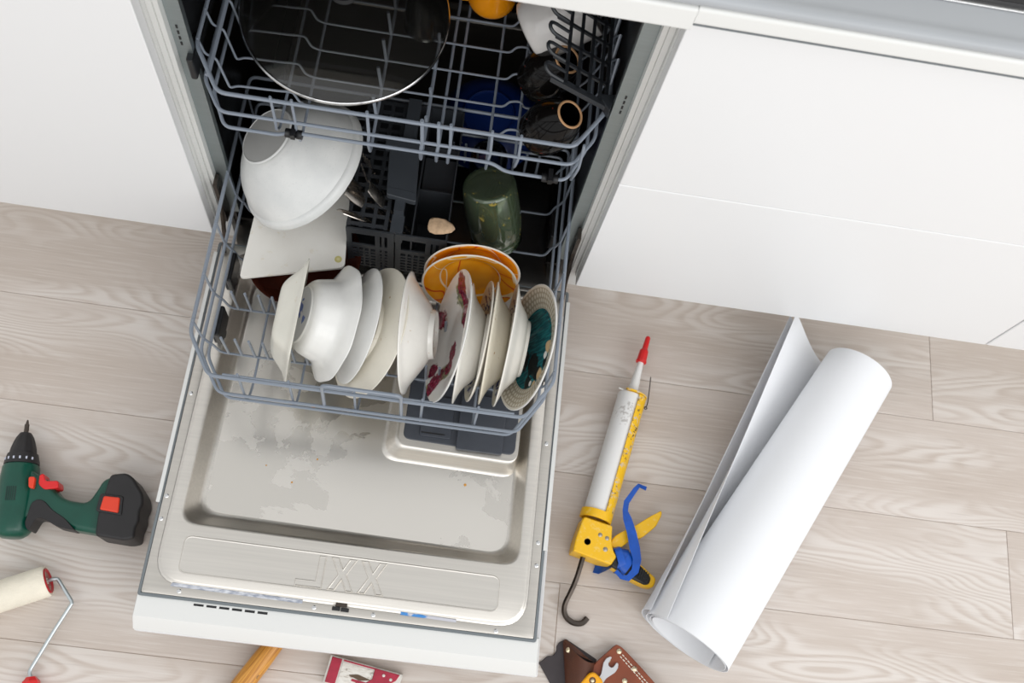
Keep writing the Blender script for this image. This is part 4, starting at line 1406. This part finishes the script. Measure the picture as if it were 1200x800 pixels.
t.set(col=t.mix(t.m_('MULTIPLY', sm, 0.55), lin(228, 227, 225), lin(150, 142, 134)), rough=0.35)
cart_mat = t.m
P0 = Vector((0.4330, -0.1395, 0.0275))
P1 = Vector((0.3880, -0.3560, 0.0275))
ca = (P1 - P0).normalized()
Lc = (P1 - P0).length
perp = Vector((-ca.y, ca.x, 0))           # to the right of the gun seen from above
if perp.x < 0: perp = -perp
g = G(along(P0, ca))
g.lathe([(0.001, 0.001), (0.019, 0.001), (0.0205, -0.0015), (0.0232, -0.001), (0.0238, 0.003), (0.0232, 0.006), (0.0232, Lc), (0.001, Lc)], 44)
part('cartridge', g, cart_mat, cg, smooth=45)
g = G(along(P0, ca))
g.lathe([(0.0098, 0.002), (0.0094, -0.012), (0.0090, -0.018), (0.0085, -0.022), (0.0055, -0.060), (0.0047, -0.074), (0.001, -0.074)], 24)
nz_ = G(along(P0, ca))
part('nozzle', g, simple('nozzle_white', (232, 231, 228), 0.35), cg, smooth=45)
g = G(along(P0, ca))
g.lathe([(0.0050, -0.0665), (0.0092, -0.0672), (0.0098, -0.070), (0.0088, -0.0715), (0.0078, -0.090), (0.0050, -0.095), (0.0044, -0.117), (0.0032, -0.119), (0.0003, -0.119)], 12)
part('nozzle_cap', g, red_plastic, cg, smooth=25)
# trough: open half shell on the right side
loops = []
nrm = Vector((0, 0, 1))
for s_ in (-0.001, Lc + 0.004):
    o_ = P0 + ca * s_
    ring = []
    for rr_ in (0.0268, 0.0248):
        rg = [-0.55 + 1.72 * k / 10 for k in range(11)]
        rg = rg if rr_ == 0.0268 else rg[::-1]
        ring += [o_ + (perp * cos(a) + nrm * sin(a)) * rr_ for a in rg]
    loops.append(ring)
part('cradle', G().loft(loops), yellow_chip, cg, smooth=50)


def hoop(s0, s1, r0, r1, a0=0.0, a1=2 * PI, n=36):
    loops_ = []
    full = abs(a1 - a0 - 2 * PI) < 1e-6
    for k in range(n if full else n + 1):
        a = a0 + (a1 - a0) * k / n
        d_ = perp * cos(a) + nrm * sin(a)
        loops_.append([P0 + ca * s0 + d_ * r0, P0 + ca * s0 + d_ * r1, P0 + ca * s1 + d_ * r1, P0 + ca * s1 + d_ * r0])
    return G().loft(loops_, not full, not full, True, full)


part('front_plate', hoop(-0.0046, -0.0022, 0.011, 0.0272, -1.1, 2.15), yellow_chip, cg, smooth=30)
part('rear_ring', hoop(Lc - 0.006, Lc + 0.008, 0.0238, 0.0272), yellow, cg, smooth=30)
part('tear_tab', G().prism(round_poly([(0.4245, -0.1335), (0.4085, -0.1290), (0.4082, -0.1312), (0.4240, -0.1362)], 0.001, 2), 0.038, 0.0395), simple('tab_white', (226, 224, 220), 0.5), cg)
wp = [P0 + perp * 0.030 + ca * 0.012 + nrm * 0.004, P0 + perp * 0.0305 + ca * 0.004 + nrm * 0.006, P0 + perp * 0.026 - ca * 0.030 + nrm * 0.004, P0 + perp * 0.0235 - ca * 0.046 + nrm * 0.003]
g = G().tube(fillet(wp, 0.004, 3), 0.0010, 6)
g.m0 = Matrix.Translation(P0 + perp * 0.0295 + ca * 0.0125 + nrm * 0.004)
g.lathe([(0.0022 + 0.0010 * cos(a), 0.0010 * sin(a)) for a in [k * PI / 3 for k in range(6)]], 16, None, True)
g.m0 = None
part('piercing_wire', g, dark_metal, cg)
body = [(0.3645, -0.3640), (0.4123, -0.3735), (0.4125, -0.3990), (0.4165, -0.4135), (0.4225, -0.4229), (0.4142, -0.4376), (0.3500, -0.4221), (0.3530, -0.4010), (0.3615, -0.3690)]
part('rear_housing', G().prism(round_poly(body, 0.003, 3), 0.004, 0.051, 0.003, 3), yellow, cg, smooth=40)
for k, (x, y, r_) in enumerate(((0.3928, -0.3911, 0.0036), (0.4045, -0.3952, 0.0036), (0.4030, -0.4135, 0.0040))):
    g = G(Matrix.Translation((x, y, 0.0505))).lathe([(0.0002, 0.0018), (r_ * 0.6, 0.0016), (r_, 0.0006), (r_, 0)], 16)
    part('rivet', g, simple('rivet_steel', (160, 152, 140), 0.35, metal=0.8) if k == 0 else bpy.data.materials['rivet_steel'], cg, smooth=50)
g = G(Matrix.Translation((0.3726, -0.4048, 0.0506))).lathe([(0.0002, 0.0004), (0.0046, 0.0004), (0.0052, 0.0009), (0.0056, 0.0)], 20)
part('stud_hole', g, simple('dark_hole', (20, 16, 12), 0.6), cg)
lev = [(0.4140, -0.3960), (0.4160, -0.4060), (0.4277, -0.4085), (0.4447, -0.3925), (0.4665, -0.3838), (0.4885, -0.3624), (0.4976, -0.3415), (0.4965, -0.3340), (0.4761, -0.3476), (0.4538, -0.3648), (0.4300, -0.3790), (0.4200, -0.3870)]
part('trigger_lever', G().prism(round_poly(lev, 0.005, 3), 0.020, 0.036, 0.0022, 3), yellow, cg, smooth=40)
gr = [(0.4210, -0.4080), (0.4150, -0.4385), (0.4534, -0.4560), (0.4753, -0.4640), (0.4890, -0.4640), (0.4935, -0.4480), (0.4663, -0.4290), (0.4367, -0.4090)]
part('handle', G().prism(round_poly(gr, 0.006, 3), 0.014, 0.040, 0.004, 3), yellow, cg, smooth=40)
gr = [(0.4195, -0.4100), (0.4140, -0.4375), (0.4534, -0.4545), (0.4735, -0.4615), (0.4810, -0.4590), (0.4840, -0.4480), (0.4640, -0.4300), (0.4360, -0.4110)]
hg = part('rubber_grip', G().prism(round_poly(gr, 0.006, 3), 0.012, 0.0435, 0.004, 3), black_rubber, cg, smooth=40)
rb = G()
for k in range(6):
    a_, b_ = Vector((0.4615 + k * 0.0035, -0.4310 - k * 0.0022, 0.0438)), Vector((0.4570 + k * 0.0032, -0.4500 - k * 0.0020, 0.0438))
    rb.tube([a_, b_], 0.0010, 5)
part('grip_ribs', rb, black_rubber, cg)
rod = [P1 + ca * 0.02 + Vector((0, 0, 0.002)), (0.3716, -0.4233, 0.029), (0.3638, -0.4658, 0.022), (0.3500, -0.5030, 0.012), (0.3500, -0.5150, 0.009), (0.3560, -0.5250, 0.007), (0.3690, -0.5315, 0.0058), (0.3830, -0.5295, 0.0055), (0.3900, -0.5200, 0.0055)]
part('plunger_rod', G().tube(fillet(rod, 0.02, 5), 0.0046, 6), dark_metal, cg, smooth=20)

# blue strap wound on the handle
t = simple('blue_strap', (0, 88, 196), 0.35, var=0.3, vscale=60)
st = thing('blue_strap', 'bright blue plastic strap wound around the handle of the caulking gun', 'strap', (0.44, -0.40, 0.02))
cl = [(0.4735, -0.2950, 0.012), (0.4590, -0.2927, 0.018), (0.4520, -0.3020, 0.022), (0.4370, -0.3266, 0.030), (0.4350, -0.3420, 0.034), (0.4380, -0.3560, 0.040), (0.4460, -0.3800, 0.045), (0.4520, -0.4050, 0.048), (0.4570, -0.4230, 0.048), (0.4545, -0.4420, 0.0495), (0.4440, -0.4545, 0.047), (0.4330, -0.4540, 0.047), (0.4240, -0.4450, 0.0465)]
wd = [0.003, 0.0038, 0.0042, 0.0046, 0.005, 0.0070, 0.0085, 0.0085, 0.0075, 0.006, 0.005, 0.004, 0.003]
cl = [Vector(p) for p in cl]
half = []
for i in range(len(cl)):
    d_ = (cl[min(i + 1, len(cl) - 1)] - cl[max(i - 1, 0)]).normalized()
    half.append(d_.cross(Vector((0.1, 0, 1))).normalized() * wd[i] + Vector((0, 0, 0.0015 * (-1) ** i)))
part('loose_end', G().ribbon(cl, half, (0, 0, 1), 0.0005), t, st, smooth=60)
for k, (cx, cy, w_, tw) in enumerate(((0.4350, -0.4260, 0.0075, 0.30), (0.4420, -0.4300, 0.0070, -0.15), (0.4300, -0.4240, 0.0060, 0.75))):
    d_ = Vector((cos(-0.40 + tw), sin(-0.40 + tw), 0))
    n_ = Vector((-d_.y, d_.x, 0))
    lp = []
    for j in range(16):
        a = 2 * PI * j / 16
        ce = Vector((cx, cy, 0.0275)) + n_ * 0.0200 * (abs(cos(a)) ** 0.7) * (1 if cos(a) > 0 else -1) + Vector((0, 0, 1)) * (0.0180 + 0.001 * k) * (abs(sin(a)) ** 0.7) * (1 if sin(a) > 0 else -1)
        o_ = (ce - Vector((cx, cy, 0.0275))).normalized() * 0.001
        lp.append([ce - d_ * w_, ce + d_ * w_, ce + d_ * w_ + o_, ce - d_ * w_ + o_])
    part('wrap', G().loft(lp, False, False, True, True), t, st, smooth=50)
cl = [(0.4230, -0.4330, 0.040), (0.4120, -0.4380, 0.024), (0.4040, -0.4400, 0.012), (0.3950, -0.4395, 0.005)]
half = [(0.003, 0.005, 0.0), (0.003, 0.007, 0), (0.002, 0.008, 0.002), (0.002, 0.0065, -0.001)]
part('torn_end', G().ribbon(cl, half, (0.3, 0, 1), 0.0005), t, st, smooth=60)

# ------------------------------------------------------------------ roll of paper
roll = thing('paper_roll', 'large loose roll of white paper lying on the floor in front of the drawers', 'paper', (0.68, -0.30, 0))
def paper_mat(name, PT):
    t = T(name)
    t.set(col=lin(248, 249, 251), rough=0.75, spec=0.2)
    tl = t.node('ShaderNodeBsdfTranslucent')
    tl.inputs[0].default_value = lin(244, 247, 252)
    mxs = t.node('ShaderNodeMixShader')
    mxs.inputs[0].default_value = PT
    t.t.links.new(t.b.outputs[0], mxs.inputs[1])
    t.t.links.new(tl.outputs[0], mxs.inputs[2])
    t.t.links.new(mxs.outputs[0], t.out.inputs[0])
    return t.m


paper = paper_mat('white_paper', 0.12)
thin_paper = paper_mat('thin_white_paper', 0.5)
A0, A1 = Vector((0.5395, -0.5480, 0)), Vector((0.8290, -0.0470, 0))
ad = (A1 - A0).normalized()
ur_ = Vector((ad.y, -ad.x, 0))
R0_, R1_ = 0.0735, 0.0640


def section(k, flap0, flap1, turns, r_off, zoff):
    """cross-section of a sheet at station k: free flap, under the roll, round the right and into the spiral"""
    R_ = R0_ * (1 - k) + R1_ * k + r_off
    pts_ = []
    fl_ = [(a[0] * (1 - k) + b[0] * k, a[1] * (1 - k) + b[1] * k) for a, b in zip(flap0, flap1)]
    n_ = 10
    B = [Vector((p_[0], p_[1], 0)) for p_ in fl_]
    for j in range(n_):                   # cubic from the free edge to the contact line
        s_ = j / n_
        q = B[0] * (1 - s_) ** 3 + B[1] * 3 * s_ * (1 - s_) ** 2 + B[2] * 3 * s_ * s_ * (1 - s_) + B[3] * s_ ** 3
        pts_.append((q.x, q.y + zoff))
    m_ = int(40 * turns)
    for j in range(m_ + 1):
        a = -PI / 2 + 2 * PI * turns * j / m_
        r_ = R_ - 0.0045 * (j / m_) * turns
        pts_.append((r_ * cos(a), R0_ * (1 - k) + R1_ * k + r_off + r_ * sin(a) + zoff))
    return pts_


def sheet(flap0, flap1, turns, r_off, zoff, k0, k1, th_=0.0007):
    loops_ = []
    for s_ in range(13):
        k = k0 + (k1 - k0) * s_ / 12
        sec = section(min(max(k, 0), 1), flap0, flap1, turns, r_off, zoff)
        o_ = A0 + (A1 - A0) * k
        a_ = [o_ + ur_ * p_[0] + Vector((0, 0, p_[1])) for p_ in sec]
        b_ = []
        for j, p_ in enumerate(sec):
            q0, q1 = sec[max(j - 1, 0)], sec[min(j + 1, len(sec) - 1)]
            d_ = Vector((q1[0] - q0[0], q1[1] - q0[1])).normalized()
            b_.append(o_ + ur_ * (p_[0] - d_.y * th_) + Vector((0, 0, p_[1] + d_.x * th_)))
        loops_.append(a_ + b_[::-1])
    return G().loft(loops_)


part('outer_sheet', sheet([(-0.0560, 0.1265), (-0.0900, 0.090), (-0.0850, 0.004), (-0.012, 0.001)], [(-0.150, 0.108), (-0.105, 0.060), (-0.070, 0.002), (-0.010, 0.0)], 2.15, 0.0, 0.0022, 0.0, 1.0), paper, roll, smooth=60)
part('lower_sheet', sheet([(-0.0790, 0.098), (-0.0920, 0.070), (-0.0880, 0.003), (-0.022, 0.000)], [(-0.1560, 0.098), (-0.118, 0.056), (-0.080, -0.001), (-0.016, -0.0012)], 0.20, 0.0014, 0.0012, 0.004, 0.992), thin_paper, roll, smooth=60)

# ------------------------------------------------------------------ things along the lower edge
g = G(along((-0.165, -0.735, 0.0175), (0.75, 1.35, 0.0)))
g.lathe([(0.001, 0), (0.011, 0.001), (0.0155, 0.006), (0.0168, 0.04), (0.0160, 0.10), (0.0140, 0.17), (0.0145, 0.22), (0.012, 0.232), (0.001, 0.234)], 28)
t = T('varnished_wood')
n = t.noise(t.co((1, 1, 1)), 30, 3)
p_ = t.xyz()
ln = t.m_('ADD', t.m_('MULTIPLY', p_[0], 0.874), t.m_('MULTIPLY', p_[1], -0.486))
gr_ = t.noise(t.vec(t.m_('MULTIPLY', ln, 420.0), t.m_('MULTIPLY', t.m_('ADD', t.m_('MULTIPLY', p_[0], 0.486), t.m_('MULTIPLY', p_[1], 0.874)), 16.0), p_[2]), 1.0, 4)
c = t.ramp(gr_, (0.32, lin(158, 98, 36)), (0.55, lin(206, 144, 58)), (0.75, lin(222, 168, 86)))
pt = t.m_('MULTIPLY', t.step(t.noise(t.co(loc=(2, 2, 2)), 55, 4, 0.7), 0.60, 0.66), t.step(ln, 0.0, 0.012))
t.set(col=t.mix(pt, c, lin(120, 92, 66)), rough=0.35)
tag(obj('hammer_handle', g, t.m, org=(-0.14, -0.69, 0), smooth=50), 'varnished wooden tool handle sticking out from under the dishwasher door', 'handle')

lv = thing('spirit_level', 'worn red and white painted tool with a yellow tip, below the dishwasher door', 'tool', (0.04, -0.655, 0))
maroon = simple('worn_red_paint', (178, 40, 66), 0.45, var=0.25, vscale=70)
lw = simple('worn_white_paint', (226, 222, 214), 0.5, var=0.3, vscale=60)
q = lambda u, v: tuple(Vector((-0.0106, -0.6234)) + Vector((0.1157, -0.0170)) * u + Vector((-0.0062, -0.0415)) * v)
pl = [q(0, 0), q(1, 0), q(0.995, 0.35), q(0.70, 1.0), q(0, 1)]
part('body', G().prism(pl, 0.0, 0.017, 0.002, 2), lw, lv)
part('end_block', G().prism([q(0.03, 0.05), q(0.165, 0.05), q(0.165, 0.97), q(0.03, 0.97)], 0.0165, 0.0185, 0.0006, 1), maroon, lv)
part('top_stripe', G().prism([q(0.19, 0.05), q(0.62, 0.05), q(0.62, 0.10), q(0.19, 0.10)], 0.0165, 0.0182), maroon, lv)
t = T('flaking_label')
n = t.noise(t.co((1, 3, 1)), 60, 4, 0.7)
t.set(col=t.ramp(n, (0.36, lin(120, 104, 90)), (0.42, lin(214, 208, 198)), (0.62, lin(232, 229, 222))), rough=0.6)
part('label', G().prism([q(0.19, 0.15), q(0.60, 0.15), q(0.60, 0.98), q(0.19, 0.98)], 0.0165, 0.0178), t.m, lv)
part('lower_stripe', G().prism([q(0.36, 0.62), q(0.62, 0.62), q(0.62, 0.74), q(0.36, 0.70)], 0.0170, 0.0186), maroon, lv)
part('gouge', G().prism(round_poly([q(0.30, 0.52), q(0.42, 0.42), q(0.62, 0.50), q(0.46, 0.62)], 0.002, 2), 0.0170, 0.0182), simple('bare_dark_wood', (96, 78, 62), 0.8), lv)
part('end_block', G().prism([q(0.62, 0.05), q(0.96, 0.05), q(0.93, 0.28), q(0.66, 0.98), q(0.56, 0.98), q(0.56, 0.60), q(0.62, 0.45)], 0.0165, 0.0186, 0.0006, 1), maroon, lv)
for u, v in ((0.755, 0.22), (0.86, 0.30), (0.70, 0.85), (0.60, 0.30)):
    c_ = q(u, v)
    part('white_stud', G().prism(poly_disc(c_[0], c_[1], 0.0024, 10), 0.018, 0.0198, 0.0006, 1), lw, lv)
part('yellow_tip', G().prism([q(0.985, 0.32), q(1.0, 0.48), q(0.86, 1.25), q(0.70, 1.25), q(0.72, 1.0)], 0.0, 0.016, 0.001, 1), yellow, lv)

# leather tool belt
leather = simple('brown_leather', (92, 52, 34), 0.55, var=0.3, vscale=35, bump=0.3, bscale=420)
tanl = simple('chestnut_leather', (136, 66, 36), 0.42, var=0.25, vscale=30, bump=0.2, bscale=420)
feltm = simple('dark_grey_leather', (66, 60, 62), 0.75, var=0.2, vscale=60)
tb = thing('tool_belt', 'brown leather tool pouch with white stitching at the lower edge of the photo', 'tool belt', (0.42, -0.62, 0))
pl = [(0.3170, -0.5975), (0.3225, -0.5945), (0.3302, -0.5862), (0.3390, -0.5850), (0.3445, -0.5770), (0.3440, -0.5690), (0.3475, -0.5630), (0.3581, -0.5565), (0.4106, -0.5824), (0.4000, -0.66), (0.3700, -0.6700)]
part('backing_flap', G().prism(round_poly(pl, 0.002, 2), 0.0, 0.0045, 0.001, 1), feltm, tb)
# curled brown flap: a strip whose left end rolls up
E0 = [(0.3548, -0.5560), (0.3700, -0.5660), (0.3957, -0.5840)]
loops = []
for k in range(14):
    s_ = k / 13
    a = PI * (1.05 - 1.0 * s_)
    # section runs from the turned-up edge over the top and down
    base0 = Vector((0.3530, -0.5600, 0)) * (1 - s_) + Vector((0.4120, -0.5860, 0)) * s_
    base1 = Vector((0.3660, -0.6480, 0)) * (1 - s_) + Vector((0.3990, -0.6600, 0)) * s_
    h0 = 0.008 + 0.026 * sin(PI * min(1, s_ * 1.0)) ** 0.8
    h1 = 0.010 + 0.030 * sin(PI * min(1, s_ * 1.0)) ** 0.8
    dip = Vector((0.004, -0.0155, 0)) * sin(PI * s_)
    a0_, a1_ = base0 + dip + Vector((0, 0, h0)), base1 + Vector((0, 0, h1))
    loops.append([a0_, a1_, a1_ - Vector((0, 0, 0.003)), a0_ - Vector((0, 0, 0.003))])
part('curled_pouch', G().loft(loops), leather, tb, smooth=50)
lp = []
for k in range(11):
    s_ = k / 10
    b0_ = Vector((0.3560, -0.5570, 0.006)) * (1 - s_) + Vector((0.4000, -0.5860, 0.006)) * s_
    bow = sin(PI * s_)
    b1_ = Vector((0.3530, -0.5640, 0.012)) * (1 - s_) + Vector((0.4090, -0.5880, 0.012)) * s_ + Vector((-0.002, -0.004, 0.0)) * bow
    hi_ = Vector((0, 0, 0.010)) * bow
    lp.append([b0_ + hi_, b1_ + hi_ * 0.6, b1_ + hi_ * 0.6 - Vector((0, 0, 0.003)), b0_ + hi_ - Vector((0, 0, 0.003))])
part('pouch_lining', G().loft(lp), leather, tb, smooth=50)


def rivet(x, y, z, r_=0.0042):
    g_ = G(Matrix.Translation((x, y, z))).lathe([(0.0002, 0.0030), (r_ * 0.5, 0.0027), (r_, 0.0012), (r_ * 0.95, 0)], 16)
    return part('rivet', g_, bpy.data.materials.get('brass_rivet') or simple('brass_rivet', (214, 200, 170), 0.25, metal=0.8), tb, smooth=60)


rivet(0.3610, -0.5745, 0.0185)
pl = [(0.4377, -0.5570), (0.4460, -0.5600), (0.4540, -0.5660), (0.4780, -0.5860), (0.5060, -0.6110), (0.5250, -0.6350), (0.4700, -0.6700), (0.3930, -0.6650), (0.3960, -0.6030), (0.4080, -0.5870)]
part('front_panel', G().prism(round_poly(pl, 0.002, 2), 0.012, 0.0225, 0.0015, 2), tanl, tb)
part('panel_back', G().prism(inset(pl if area2(pl) > 0 else pl[::-1], 0.001), 0.0, 0.012), leather, tb)
for x, y in ((0.4425, -0.5675), (0.4255, -0.5830), (0.4690, -0.5915), (0.4545, -0.6115)):
    rivet(x, y, 0.0222)
sg = G().tube([(0.4480, -0.5720, 0.0232), (0.4482, -0.5722, 0.0232), (0.4510, -0.5746, 0.0232), (0.4512, -0.5748, 0.0232)], 0.0008, 6)
thr = simple('white_thread', (232, 224, 208), 0.7)
s0 = part('stitch', sg, thr, tb)
for row in range(2):
    for k in range(14):
        if row == 0 and k == 0:
            continue
        if k * 0.0046 > 0.006 or True:
            copy_at(s0, (k * 0.0046 - row * 0.0034, -k * 0.0041 - row * 0.0030, 0))

wr_ = G(Matrix.Translation((0.4255, -0.5975, 0.0265)) @ Matrix.Rotation(math.radians(60), 4, 'Z'))
hd = [(-0.075, 0.0048), (-0.012, 0.0052), (-0.004, 0.0085), (0.004, 0.0118), (0.012, 0.0118), (0.0185, 0.0085), (0.0190, 0.0052), (0.0080, 0.0050), (0.0050, 0.0025), (0.0050, -0.0025), (0.0080, -0.0050),
      (0.0170, -0.0052), (0.0172, -0.0085), (0.011, -0.0118), (0.003, -0.0118), (-0.005, -0.0085), (-0.013, -0.0052), (-0.075, -0.0048)]
wr_.prism(round_poly(hd, 0.002, 3), -0.0025, 0.0025, 0.0004, 1)
o = obj('open_wrench', wr_, simple('satin_chrome', (206, 206, 208), 0.4, metal=0.7), org=(0.4255, -0.5975, 0.0225), smooth=40)
tag(o, 'silver open-ended wrench tucked in the brown leather pouch', 'wrench')
yt_ = thing('snap_tool', 'yellow tool handle with a round rivet sticking out of the leather pouch', 'tool', (0.40, -0.63, 0.0225))
part('grip', G().prism(round_poly([(0.3950, -0.6060), (0.4030, -0.6040), (0.4170, -0.6150), (0.4230, -0.6700), (0.3850, -0.6700), (0.3790, -0.6250)], 0.005, 3), 0.0240, 0.0385, 0.004, 3), simple('deep_yellow_plastic', (238, 166, 14), 0.35), yt_, smooth=50)
g = G(Matrix.Translation((0.4000, -0.6175, 0.0382))).lathe([(0.0002, 0.0025), (0.002, 0.0022), (0.0036, 0.0008), (0.0036, 0)], 16)
part('rivet', g, bpy.data.materials['brass_rivet'], yt_, smooth=60)
g = G(Matrix.Translation((0.4000, -0.6175, 0.0380))).lathe([(0.0036, 0.0005), (0.0052, 0.0009), (0.0056, 0)], 16, None, True)
part('rivet_ring', g, leather, yt_)
